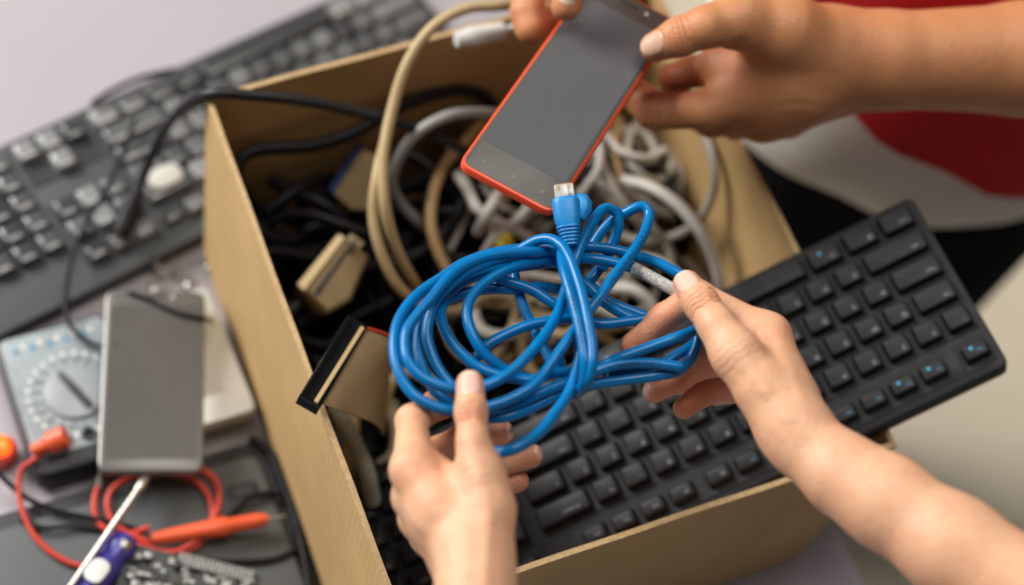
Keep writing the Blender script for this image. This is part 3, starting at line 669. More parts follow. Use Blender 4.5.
# ------------------------------------------------------------------ laptop (dark grey, closed) bottom left
l1, l2 = P(-120, 545, .02), P(268, 432, .02); lu = unit(l2-l1); ln = np.array([lu[1], -lu[0], 0])
Lp = plane_frame(l2*[1, 1, 0]+[0, 0, .001], -lu, ln); 
if np.array(Lp)[2, 2] < 0: Lp = plane_frame(l2*[1, 1, 0]+lu*-.36+[0, 0, .001], lu, ln)
sgn = np.array(Lp)
lp_ = thing('laptop', (0, 0, 0), 'closed dark grey laptop lying under the red test leads beside the box', 'laptop', mat=Lp)
b = MB(); b.slab(rect(0, 0, .36, .24), 0, .013, bev=.002, rnd=.012); b.build('case', darkcase, lp_, local=True)
b = MB(); b.slab(rect(.012, .012, .348, .228), .0125, .0165, bev=.0012, rnd=.010); b.build('lid', laptopm, lp_, local=True)
for x, y in ((.03, .035), (.33, .035), (.03, .2), (.33, .2), (.018, .12)):
    b = MB(); b.slab(round_poly(rect(x-.011, y-.005, x+.011, y+.005), .0045, 5), .0163, .0176, bev=.0004); b.build('rubber_foot', darkcase, lp_, local=True)
# ------------------------------------------------------------------ loops and leads on the left
LT = .0175
def cable(name, pts, r, mat, label, cat, group=None, n=10, parts=None, step=.004):
    b = MB(); sp = spline(pts if isinstance(pts[0], np.ndarray) else PL(pts), step); b.tube(sp, r, n)
    if parts is None: return tag(b.build(name, mat), label, cat, group)
    root = thing(name, sp[0], label, cat, group); b.build('cord', mat, root); return root
tl = thing('test_lead', P(150, 520, LT), 'red test lead coiled on the laptop, its orange probe tip pointing at the box', 'test lead')
b = MB()
b.tube(spline(PL([(52, 440, .036), (36, 458, .032), (21, 470, .026), (20, 500, .022), (34, 535, .021), (60, 558, .021), (85, 566, .021), (110, 556, .022), (130, 535, .022), (150, 527, .023)])), .0019)
b.build('cord', redpl, tl)
b = MB(); b.tube(spline(PL([(150, 543, .022), (120, 528, .021), (108, 512, .021), (110, 492, .022), (130, 478, .022), (160, 473, .022), (190, 478, .022), (208, 495, .022), (212, 520, .022), (200, 542, .022), (180, 556, .022), (160, 560, .023)])), .0021); b.build('cord', redpl, tl)
b = MB(); b.tube(spline(PL([(200, 468, .024), (215, 480, .025), (219, 500, .026), (212, 522, .027), (196, 540, .026), (175, 552, .025), (140, 545, .023), (115, 535, .022), (97, 520, .021), (94, 500, .022), (99, 484, .022)])), .0020); b.build('cord', redpl, tl)
pr = [P(152, 539, .027), P(200, 529, .028), P(268, 519, .029)]
b = MB(); ax_ = unit(pr[2]-pr[0]); Lh = np.linalg.norm(pr[2]-pr[0]); b.lathe(pr[0], ax_, [(0, .0042), (.01, .0048), (Lh*.45, .0058), (Lh*.62, .0068), (Lh*.66, .0052), (Lh*.9, .0052), (Lh, .0035)], 20); b.build('probe_handle', orangepl, tl)
b = MB(); b.lathe(pr[2], ax_, [(-.002, .0016), (.008, .0014), (.013, .0004)], 12); b.build('probe_tip', steel, tl)
b = MB(); d_ = unit(P(45, 446, .04)-P(63, 438, .045)); b.lathe(P(66, 436, .043), d_, [(0, .0075), (.012, .0075), (.014, .005), (.024, .004)], 18); b.build('plug', orangepl, tl)
b = MB(); b.lathe(P(99, 484, .022), unit(P(100, 475, .024)-P(99, 484, .022)), [(-.002, .0028), (.004, .0028), (.005, .0012), (.012, .0010)], 12); b.build('crimp', steel, tl)
cable('black_lead', [(-12, 462, .02), (5, 480, .022), (30, 500, .022), (60, 512, .022), (100, 520, .022), (140, 530, .020)], .0019, blackc, 'thin black lead running right from the left photo edge across the laptop', 'cable')
cable('black_lead', [(226, 520, .020), (240, 505, .022), (255, 496, .022), (280, 494, .02), (302, 510, .018), (305, 540, .018), (280, 558, .018), (230, 562, .020), (190, 560, .020)], .0022, blackc, 'thin black lead looping round the orange probe on the laptop', 'cable')
cable('black_lead', [(20, 520, .020), (45, 528, .022), (70, 526, .021), (110, 530, .020)], .0016, blackc2, 'short dark grey lead lying left of the violet screwdriver', 'cable')
cable('power_cable', [(250, 438, .02), (268, 450, .019), (282, 480, .019), (296, 520, .019), (305, 560, .019), (312, 600, .018)], .0032, blackc, 'thick black cord squeezed between the laptop edge and the box side', 'cable')
# orange indicator
osw = thing('indicator_lamp', P(3, 458, 0), 'glowing orange lamp lens at the left edge beside the multimeter', 'lamp')
b = MB(); b.lathe(P(3, 458, .0)+[0, 0, .002], (0, 0, 1), [(0, .0105), (.012, .0105), (.014, .008)], 24); b.build('base', redpl, osw)
b = MB(); b.lathe(P(3, 458, .0)+[0, 0, .0155], (0, 0, 1), [(0, .0068), (.006, .0068), (.009, .005), (.010, .002)], 24); b.build('lens', lampglow, osw)
# screwdriver
sd = thing('screwdriver', P(110, 540, .02), 'screwdriver with a long steel shaft and violet handle lying at the bottom left', 'screwdriver')
t0, t1 = P(147, 477, .040), P(60, 602, .046); b = MB(); ax_ = unit(t1-t0); b.lathe(t0, ax_, [(-.004, .0008), (0, .0022), (.006, .0036), (.012, .0028), (.013, .0022), (np.linalg.norm(t1-t0), .0022)], 14); b.build('shaft', steel, sd)
h0, h1 = P(128, 538, .032), P(70, 612, .034); b = MB(); ax_ = unit(h1-h0); b.lathe(h0, ax_, [(0, .0075), (.002, .0095), (.010, .0105), (.016, .0085), (.022, .0105), (.06, .0115), (.075, .010)], 10); b.build('handle', violet, sd)
b = MB(); q = P(97, 571, .046); b.slab(round_poly(rect(-.0085, -.0065, .0085, .0065), .0064, 8), 0, .0022, frame=mframe(plane_frame(q-np.array([0, 0, .001]), ax_, np.cross([0, 0, 1], ax_))), bev=.0005); b.build('badge', cloud, sd)
b = MB(); b.lathe(P(121, 548, .037), unit(P(133, 540, .037)-P(121, 548, .037)), [(0, .006), (.004, .006), (.006, .004), (.009, .002)], 14); b.build('ferrule', steel, sd)
# circuit board
Mb = plane_frame(P(112, 600, .028), P(240, 632, .028)-P(112, 600, .028), P(128, 552, .028)-P(112, 600, .028))
pb = thing('circuit_board', (0, 0, 0), 'small circuit board crowded with silver components at the bottom left edge', 'circuit board', mat=Mb)
b = MB(); b.slab(rect(0, 0, .088, .040), 0, .0016, rnd=.001); b.build('board', pcbm, pb, local=True, smooth=False)
for k in range(96):
    x, y = random.uniform(.005, .083), random.uniform(.004, .036); w_, d_2, h_ = random.uniform(.002, .007), random.uniform(.002, .006), random.uniform(.0008, .004)
    b = MB()
    if k % 5 == 0: b.lathe((x, y, .0016), (0, 0, 1), [(0, .0028), (h_+.003, .0028), (h_+.0034, .0022)], 14)
    else: b.box((x, y, .0016+h_/2), (w_, d_2, h_), bev=.0003)
    b.build('component', solder if k % 3 else darkcase, pb, local=True)
b = MB()
for k in range(18): b.box((.034+k*.0028, .036, .0045), (.0012, .008, .006))
b.build('pin_header', solder, pb, local=True, smooth=False)
# scattered screws and bits between keyboard and phone
for k, (x, y) in enumerate([(150, 283), (164, 276), (180, 280), (196, 285), (172, 292), (138, 290), (205, 270)]):
    q = P(x, y, .006); s_ = thing('screw', q, ['small loose steel screw on the table by the keyboard edge'][0], 'screw', 'loose screws by the keyboard'); d_ = unit([random.uniform(-1, 1), random.uniform(-1, 1), .1])
    b = MB(); b.lathe(q, d_, [(0, .001), (.001, .0018), (.010, .0016)], 10); b.build('shaft', steel, s_)
    b = MB(); b.lathe(q+d_*.010, d_, [(0, .0042), (.001, .0042), (.002, .003), (.0026, .001)], 14); b.build('head', steel, s_)
# mouse-like white oval on the grey keyboard: a worn white badge
wb = MB(); q = P(165, 178, .027); wb.slab(round_poly(rect(-.0135, -.009, .0135, .009), .0088, 8), 0, .004, frame=mframe(plane_frame(q, ul, nrm)), bev=.0018)
tag(wb.build('plastic_cap', material('dull white plastic', (.5, .49, .45), .45)), 'white oval plastic cap lying on the grey keyboard beside a black connector', 'cap')
# ------------------------------------------------------------------ black cord over the box corner with its connector
bc = thing('power_cable', P(215, 95, .2), 'black cord coming out over the near left box corner, its connector on the grey keyboard', 'cable')
b = MB(); b.tube(spline(PL([(128, 214, .036), (140, 185, .044), (150, 160, .060), (163, 132, .100), (178, 112, .150), (196, 98, .195), (218, 93, .2065), (250, 95, .205), (300, 100, .200), (350, 110, .19), (395, 122, .18), (440, 138, .16), (480, 160, .13), (520, 185, .10)])), .0038); b.build('cord', blackc2, bc)
b = MB(); b.tube(spline(PL([(121, 234, .033), (124, 225, .035), (128, 214, .036), (137, 192, .042)])), [.0070, .0080, .0072, .0045], 14); b.build('connector', blackc, bc)
cable('thin_black_wire', [(176, 70, .03), (140, 78, .034), (110, 92, .030), (92, 104, .030)], .0022, blackc, 'thin black wire crossing the upper edge of the grey keyboard', 'cable')
cable('thin_black_wire', [(135, 120, .032), (118, 165, .036), (100, 200, .038), (78, 240, .036), (67, 280, .036), (66, 312, .038), (76, 333, .038), (95, 345, .036), (118, 345, .046)], .0017, blackc, 'thin black wire hanging from the grey keyboard down to the multimeter', 'cable')
cable('thin_black_wire', [(128, 292, .0485), (150, 300, .0485), (175, 312, .0485), (203, 318, .0485), (212, 322, .036)], .0014, blackc, 'thin black wire lying across the grey smartphone', 'cable')
# ------------------------------------------------------------------ contents of the box
def inside(px, py, z): return P(px, py, z)
cable('beige_cable', [(545, -6, .24), (505, 5, .245), (468, 8, .245), (434, 26, .240), (408, 62, .225), (392, 110, .205), (383, 160, .19), (385, 205, .175), (395, 245, .15), (412, 278, .12), (430, 300, .08), (470, 310, .06)], .0038, beige, 'long beige cable rising out of the box and arching over its back rim', 'cable')
cable('beige_cable', [(388, 130, .185), (377, 175, .18), (373, 215, .165), (381, 252, .15), (400, 288, .13), (428, 308, .11), (458, 311, .10), (490, 297, .10), (512, 300, .10), (515, 318, .095), (500, 350, .09), (480, 380, .06)], .0037, beige, 'beige cable bulging to the left beneath the long beige one', 'cable')
cable('tan_cable', [(485, 120, .10), (465, 143, .115), (445, 165, .12), (433, 195, .125), (431, 225, .12), (440, 255, .11), (455, 280, .10), (478, 300, .08)], .0040, beige2, 'tan cable curving like a bracket between beige and white cables', 'cable')
cable('tan_cable', [(560, 380, .07), (535, 375, .08), (520, 345, .09), (530, 320, .095), (560, 335, .10), (585, 330, .09), (612, 345, .07)], .0042, beige, 'beige cable looping under the middle of the blue coil', 'cable')
cable('tan_cable', [(500, 372, .05), (540, 360, .06), (575, 345, .07), (600, 330, .07), (625, 325, .07)], .0042, beige2, 'tan cable running to the right under the blue coil', 'cable')
cable('beige_cable', [(470, 300, .08), (500, 305, .095), (535, 300, .10), (562, 288, .09)], .0036, beige, 'beige cable lying flat behind the left half of the blue coil', 'cable')
cable('tan_cable', [(444, 316, .06), (452, 345, .07), (474, 362, .08), (505, 360, .08), (525, 345, .07)], .0036, beige2, 'tan cable sagging behind the lower left of the blue coil', 'cable')
cable('grey_cable', [(520, 118, .15), (480, 113, .17), (445, 117, .18), (415, 135, .17), (397, 162, .15), (392, 185, .13), (402, 205, .11), (424, 228, .09), (445, 250, .06)], .0040, greyc, 'smooth grey cable arching behind the orange smartphone corner', 'cable')
cable('tan_cable', [(618, 120, .12), (615, 150, .13), (619, 178, .13), (618, 210, .11), (610, 235, .09)], .0040, beige2, 'upright tan cable among the white cables behind the blue loops', 'cable')
WH = [
 ([(600, 178, .10), (622, 180, .13), (650, 187, .145), (677, 204, .15), (699, 229, .145), (713, 256, .13), (720, 284, .11), (722, 310, .08)], .0050, whitec, 'thick white cable bending down in front of the right box wall'),
 ([(690, 112, .16), (706, 138, .172), (714, 168, .168), (712, 195, .155), (697, 222, .135), (668, 238, .11), (640, 241, .11), (615, 230, .10), (600, 205, .09)], .0040, whitec2, 'white cable looping low from beneath the hand along the right wall'),
 ([(588, 165, .10), (596, 145, .12), (618, 132, .12), (642, 133, .12), (654, 150, .12), (650, 172, .11), (632, 190, .09)], .0042, whitec2, 'pale cable curled just right of the orange case edge'),
 ([(655, 135, .10), (672, 155, .11), (682, 178, .11), (674, 200, .10), (650, 216, .09), (622, 212, .09), (604, 194, .09), (588, 176, .09)], .0040, whitec2, 'pale loop inside the tangle behind the tall blue loops'),
 ([(596, 150, .13), (606, 175, .135), (622, 200, .13), (640, 222, .12), (655, 245, .10), (684, 260, .09), (705, 285, .08)], .0046, whitec2, 'pale cable slanting down right towards the woman\'s thumb'),
 ([(585, 280, .10), (608, 288, .11), (630, 289, .115), (648, 301, .11), (655, 318, .10), (650, 340, .08)], .0052, whitec, 'thick white cable end curving under the straight blue strands'),
 ([(458, 175, .12), (468, 190, .13), (478, 209, .135), (494, 220, .13), (520, 232, .12), (548, 250, .11)], .0046, whitec, 'white cable forking left of the orange case corner'),
 ([(504, 185, .12), (494, 202, .14), (486, 216, .135), (478, 232, .11)], .0046, whitec, 'short white cable stub meeting the fork under the orange case'),
 ([(534, 200, .13), (522, 216, .13), (508, 226, .125), (496, 236, .12), (484, 256, .10)], .0044, whitec, 'white cable crossing the fork just below the orange case'),
 ([(474, 285, .09), (473, 305, .095), (482, 330, .10), (505, 336, .10), (530, 322, .09), (552, 318, .08)], .0050, whitec, 'white cable hooking round inside the left half of the blue coil'),
 ([(480, 290, .11), (500, 282, .12), (530, 276, .12), (560, 280, .12), (590, 276, .12), (625, 284, .11)], .0044, whitec2, 'white cable running flat behind the blue coil'),
 ([(540, 305, .10), (570, 300, .11), (600, 310, .11), (640, 330, .10), (665, 340, .08)], .0040, whitec2, 'pale cable under the knot of the blue coil'),
 ([(600, 95, .08), (615, 120, .10), (640, 150, .10), (645, 190, .09), (625, 225, .08), (600, 250, .07)], .0042, whitec2, 'pale cable deep in the tangle near the back wall'),
 ([(588, 130, .12), (600, 150, .14), (597, 172, .14), (584, 190, .13), (575, 205, .12)], .0030, whitec, 'thin white cable along the lower right edge of the orange case'),
 ([(640, 120, .12), (628, 142, .13), (632, 165, .135), (650, 180, .13), (668, 176, .12), (672, 158, .11)], .0030, whitec2, 'thin pale cable knotted in front of the upright tan cable'),
 ([(606, 135, .13), (622, 152, .14), (645, 158, .14), (664, 150, .13)], .0028, whitec, 'thin white cable across the top of the tangle below the man\'s fingers'),
 ([(612, 200, .11), (630, 214, .12), (652, 228, .12), (668, 246, .11), (672, 268, .10)], .0030, whitec2, 'thin pale cable behind the right tall blue loop'),
 ([(584, 150, .11), (592, 172, .12), (612, 190, .12), (640, 198, .12), (660, 212, .11), (690, 220, .09)], .0030, whitec, 'thin white cable sweeping right under the thick white one'),
 ([(640, 255, .10), (662, 262, .11), (680, 275, .11), (692, 292, .10)], .0030, whitec2, 'thin pale cable just above the woman\'s right thumb'),
 ([(450, 150, .10), (462, 168, .11), (470, 195, .11), (462, 225, .10), (450, 250, .09)], .0026, whitec2, 'thin pale cable right of the bracket shaped tan cable'),
 ([(478, 180, .10), (500, 205, .12), (520, 214, .12), (540, 212, .11)], .0028, whitec2, 'thin pale cable crossing the white fork'),
]
for pts, r, m_, lab in WH: cable('white_cable', pts, r*(.86 if r > .0038 else 1), m_, lab, 'cable', 'white cables in the box')
b = MB(); q = P(504, 244, .115); b.box(q, (.012, .011, .012), bev=.002); 
yc = thing('yellow_clip', q, 'small yellow plastic clip between the white cables under the orange case', 'clip'); b.build('body', yellowc, yc); b = MB(); b.lathe(q+np.array([0, 0, .006]), (0, 0, 1), [(0, .003), (.004, .003), (.005, .002)], 12); b.build('stud', yellowc, yc)
BK = [
 ([(262, 215, .10), (242, 190, .13), (236, 168, .14), (248, 153, .145), (275, 148, .145), (310, 146, .145), (350, 134, .145), (390, 112, .145), (425, 97, .14), (458, 90, .135), (484, 97, .12), (500, 118, .10)], .0048, 'thick black cable hugging the back corner and back wall of the box'),
 ([(268, 224, .10), (288, 215, .11), (312, 215, .115), (338, 223, .115), (372, 236, .11), (410, 250, .09)], .0042, 'glossy black cable arching above the beige connector'),
 ([(250, 260, .06), (285, 245, .07), (320, 262, .07), (352, 280, .07), (380, 310, .06)], .0045, 'black cable winding past the beige connector hood'),
 ([(270, 300, .06), (292, 330, .06), (325, 345, .06), (350, 320, .06), (390, 300, .06)], .0045, 'black cable curling beneath the black ribbon connector'),
 ([(415, 215, .09), (450, 210, .10), (480, 212, .10)], .0034, 'dark grey cable end pointing at the white fork'),
 ([(420, 262, .08), (455, 258, .09), (485, 262, .09), (520, 275, .08)], .0042, 'black cable crossing behind the top of the blue coil'),
 ([(630, 270, .06), (660, 290, .07), (690, 300, .07), (720, 300, .06)], .0042, 'black cable lying in the gap above the woman\'s index finger'),
 ([(300, 320, .05), (312, 352, .05), (330, 380, .05), (335, 420, .05), (345, 460, .05)], .0045, 'black cable running down beside the left box wall'),
]
for pts, r, lab in BK: cable('black_cable', pts, r, blackc if r > .0035 else blackc2, lab, 'cable', 'black cables in the box')
BK2 = [
 ([(228, 150, .12), (242, 195, .11), (262, 232, .10), (290, 240, .09), (320, 225, .09), (345, 235, .08)], .0050, 'thick black cable slumped down the back left corner of the box'),
 ([(270, 180, .10), (295, 192, .10), (325, 205, .10), (345, 225, .09), (330, 250, .07)], .0050, 'black cable lying under the beige hood with the blue edge'),
 ([(250, 225, .09), (275, 205, .10), (305, 185, .105), (335, 180, .10), (350, 200, .09)], .0048, 'black cable crossing the lower back wall of the box'),
 ([(400, 190, .09), (430, 175, .10), (470, 165, .11), (500, 180, .10), (540, 215, .08)], .0050, 'black cable behind the white fork below the orange phone'),
 ([(395, 150, .10), (420, 160, .10), (450, 190, .095), (475, 230, .09), (500, 245, .08)], .0046, 'black cable dropping between the grey and tan cables'),
]
for pts, r, lab in BK2: cable('black_cable', pts, r, blackc, lab, 'cable', 'black cables in the box')
# the dark tangle filling the bottom
inner = [ctr + (f-ctr)*.93 for f in foot]
def in_box(s, t): return (inner[0]*(1-s)+inner[1]*s)*(1-t) + (inner[3]*(1-s)+inner[2]*s)*t
rng = random.Random(11)
for k in range(62):
    pts = []; s, t = rng.random(), rng.random(); a = rng.uniform(0, 6.28); cz = rng.uniform(.010, .075)
    for i in range(9):
        q = in_box(min(.97, max(.03, s)), min(.97, max(.03, t))); z = max(.008, cz+rng.uniform(-.012, .012))
        if t > .45 or (t > .3 and s < .4): z = min(z, .026)
        elif t < .5 and k % 2: z += .045
        if not pts or np.linalg.norm(np.array([q[0], q[1]])-pts[-1][:2]) > .012: pts.append(np.array([q[0], q[1], z]))
        a += rng.uniform(-.9, 1.3); s += .13*math.cos(a); t += .13*math.sin(a)
        if s < .03 or s > .97 or t < .03 or t > .97: a += 2.0
    if len(pts) < 3: continue
    cable('black_cable', pts, rng.choice([.003, .0038, .0045, .005]), blackc, 'black cable buried in the dark tangle at the bottom of the box', 'cable', 'black cables in the dark tangle', n=8, step=.008)
for k in range(11):
    pts = []; s, t = rng.uniform(.6, .95), rng.uniform(.05, .5); a = rng.uniform(0, 6.28); cz = rng.uniform(.07, .105)
    for i in range(10):
        s = min(.95, max(.55, s)); t = min(.5, max(.05, t)); q = in_box(s, t); z = cz+rng.uniform(-.012, .012)
        if not pts or np.linalg.norm(np.array([q[0], q[1]])-pts[-1][:2]) > .012: pts.append(np.array([q[0], q[1], z]))
        a += rng.uniform(.3, 1.3); s += .11*math.cos(a); t += .11*math.sin(a)
    if len(pts) > 2: cable('white_cable', pts, rng.choice([.0022, .0027, .0032]), rng.choice([whitec, whitec2, whitec2, beige]), 'pale thin cable tangled behind the orange phone, deep in the box', 'cable', 'pale thin cables in the tangle', n=8, step=.006)
# added dark sheet, stands in for the dark depth under the cables
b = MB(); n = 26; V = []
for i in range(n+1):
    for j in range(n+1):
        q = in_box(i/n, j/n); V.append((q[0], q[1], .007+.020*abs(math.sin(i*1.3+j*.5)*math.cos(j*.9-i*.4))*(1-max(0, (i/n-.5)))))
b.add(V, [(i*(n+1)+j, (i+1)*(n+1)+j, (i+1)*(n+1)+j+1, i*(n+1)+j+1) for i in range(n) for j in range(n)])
me_ = b.build('dark_fill_sheet', darkcloth); tag(me_, 'crumpled dark sheet added under the cables to darken the bottom of the box', 'sheet')
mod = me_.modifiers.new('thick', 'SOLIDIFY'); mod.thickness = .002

# connector 1: beige parallel plug with blue face (near back wall)
def block(root, name, corners, t, mat, bev=.0015, z_off=0):
    """a slab whose top face has the given corners (world)"""
    c = [np.array(q, float) for q in corners]; M = plane_frame(c[0], c[1]-c[0], c[3]-c[0]); inv = np.linalg.inv(np.array(M)); 
    L2 = [(inv@np.append(q, 1))[:2] for q in c]; sgnz = 1 if np.array(M)[2, 2] > 0 else -1
    b = MB(); b.slab([tuple(q) for q in L2], (-t if sgnz > 0 else 0)+z_off, (0 if sgnz > 0 else t)+z_off, frame=mframe(M), bev=bev); return b.build(name, mat, root)
c1 = thing('parallel_connector', P(360, 180, .1), 'beige connector hood with a blue edge leaning near the back of the box', 'connector')
block(c1, 'hood', [P(333, 194, .105), P(362, 148, .125), P(384, 160, .115), P(378, 212, .095), P(350, 210, .095)], .018, beigehood)
block(c1, 'blue_insert', [P(327, 189, .106), P(358, 141, .127), P(363, 147, .125), P(333, 195, .105)], .014, material('dull blue plastic', (.025, .06, .20), .4))
c2 = thing('serial_connector', P(330, 275, .1), 'beige serial connector hood with a tarnished metal shell left of the beige cables', 'connector')
block(c2, 'hood', [P(304, 291, .118), P(345, 237, .128), P(370, 256, .118), P(352, 300, .108), P(328, 314, .108)], .020, beigehood, .003)
block(c2, 'metal_shell', [P(296, 284, .120), P(338, 233, .130), P(346, 238, .128), P(304, 292, .119)], .014, material('tarnished shell', (.40, .30, .16), .45, metal=.6), .001)
block(c2, 'slot', [P(308, 288, .1190), P(341, 243, .1275), P(350, 250, .1252), P(318, 296, .1172)], .003, printm, .0003, z_off=.0022)
block(c2, 'screw_strip', [P(347, 240, .127), P(353, 233, .129), P(366, 243, .125), P(360, 250, .123)], .006, material('shell highlight', (.55, .44, .28), .35), .001, z_off=.003)  # paler tan paints in the highlight on the hood's top end
b = MB(); b.lathe(P(352, 246, .127), unit(P(360, 240, .14)-P(352, 246, .127)), [(0, .0028), (.004, .0028), (.005, .002)], 14); b.build('thumb_screw', steel, c2)
# connector 3: black ribbon connector resting on the left rim side
c3 = thing('ribbon_connector', P(340, 360, .2), 'long black ribbon cable connector with a gold strip resting over the left box rim', 'connector')
A0, A1, A2, A3 = P(300, 394, .222), P(348, 314, .215), P(369, 325, .213), P(321, 406, .220)
block(c3, 'body', [A0, A1, A2, A3], .012, material('black connector', (.007, .007, .008), .16, spec=.3), .0012)
g0, g1, g2, g3 = P(314, 400, .2225), P(361, 325, .216), P(365, 327, .216), P(318, 402.5, .2225)
block(c3, 'gold_strip', [g0, g1, g2, g3], .0015, material('brassy strip', (.62, .45, .22), .35, metal=.5), .0003, z_off=.0006)
block(c3, 'groove', [P(303, 391, .2228), P(349, 318, .2165), P(352.5, 319.5, .2165), P(306.5, 393, .2228)], .001, material('black gloss', (.004, .004, .004), .08, spec=.3), .0002, z_off=.0005)
# ribbon: bends down from the connector
rt0 = [P(318, 404, .216), P(368, 327, .208)]; b = MB(); rows = []
prof = [(0, 0, 0), (8, 5, -.004), (20, 12, -.018), (36, 20, -.042), (46, 26, -.075), (50, 32, -.11), (54, 42, -.14)]
def rib(off, z):  # two edges
    return off
edgeA = spline(PL([(321, 403, .214), (334, 408, .208), (352, 414, .192), (370, 421, .172), (380, 428, .14), (384, 436, .10)]), .003)
edgeB = spline(PL([(366, 329, .207), (378, 332, .203), (392, 339, .192), (392, 356, .172), (390, 374, .14), (389, 395, .10)]), .003)
K = 26; idx = lambda e, s: np.array([np.interp(s, np.linspace(0, 1, len(e)), e[:, k]) for k in range(3)])
V = []; nn_ = 40
for side in (0, 1):
    for i in range(K+1):
        ea, eb = idx(edgeA, i/K), idx(edgeB, i/K)
        for j in range(nn_+1): p = ea*(1-j/nn_)+eb*j/nn_; p = p - np.array([0, 0, .0012*side]) + np.array([0, 0, .00025*(j % 2)]); V.append(p)
NN = (K+1)*(nn_+1); fc = []
for i in range(K):
    for j in range(nn_): q = i*(nn_+1)+j; fc += [(q, q+1, q+nn_+2, q+nn_+1), (NN+q, NN+q+nn_+1, NN+q+nn_+2, NN+q+1)]
for i in range(K): fc += [(i*(nn_+1), (i+1)*(nn_+1), NN+(i+1)*(nn_+1), NN+i*(nn_+1)), (i*(nn_+1)+nn_, NN+i*(nn_+1)+nn_, NN+(i+1)*(nn_+1)+nn_, (i+1)*(nn_+1)+nn_)]
b.add(V, fc); b.build('ribbon', ribbonm, c3)
b = MB(); b.tube(edgeB[:22]+np.array([0, 0, .0006]), .0011, 8); b.build('red_stripe', redpl, c3)
# ribbed strain relief
sr = thing('strain_relief', P(350, 440, .08), 'pale ribbed cable strain relief under the tan ribbon by the left wall', 'cable end')
sp = spline(PL([(334, 405, .13), (345, 425, .125), (356, 446, .115), (366, 470, .10), (372, 500, .07)]), .0012); rad = [(.0058 if (k//2) % 2 else .0050) for k in range(len(sp))]
b = MB(); b.tube(sp, np.array(rad), 14); b.build('sleeve', material('pale grey green', (.36, .38, .32), .5), sr)
cable('beige_cable', [(390, 430, .05), (384, 405, .07), (392, 380, .08), (410, 372, .08), (440, 385, .07), (470, 400, .06)], .0046, beige, 'beige cable between the tan ribbon and the woman\'s index finger', 'cable')
cable('beige_cable', [(352, 415, .09), (352, 440, .09), (348, 470, .08), (352, 500, .05)], .0052, beige2, 'tan cable standing beside the pale strain relief', 'cable')
cable('beige_cable', [(378, 470, .06), (395, 455, .07), (398, 430, .07), (390, 405, .06)], .006, material('khaki cable', (.33, .28, .17), .5), 'khaki cable stub left of the woman\'s left hand', 'cable')
# white plug hanging over the back rim
wp = thing('white_plug', P(480, 38, .2), 'white plug and short lead lying on the back rim by the fingers', 'plug')
q0, q1 = P(456, 40, .216), P(503, 31, .216)
b = MB(); b.tube(spline([q0, q0*.7+q1*.3, q0*.3+q1*.7, q1], .002), [.0048, .0066, .0062, .0060], 14); b.build('body', cloud, wp)
b = MB(); b.tube(spline([q1, P(530, 24, .216), P(560, 22, .20)]), .003, 12); b.build('lead', cloud, wp)

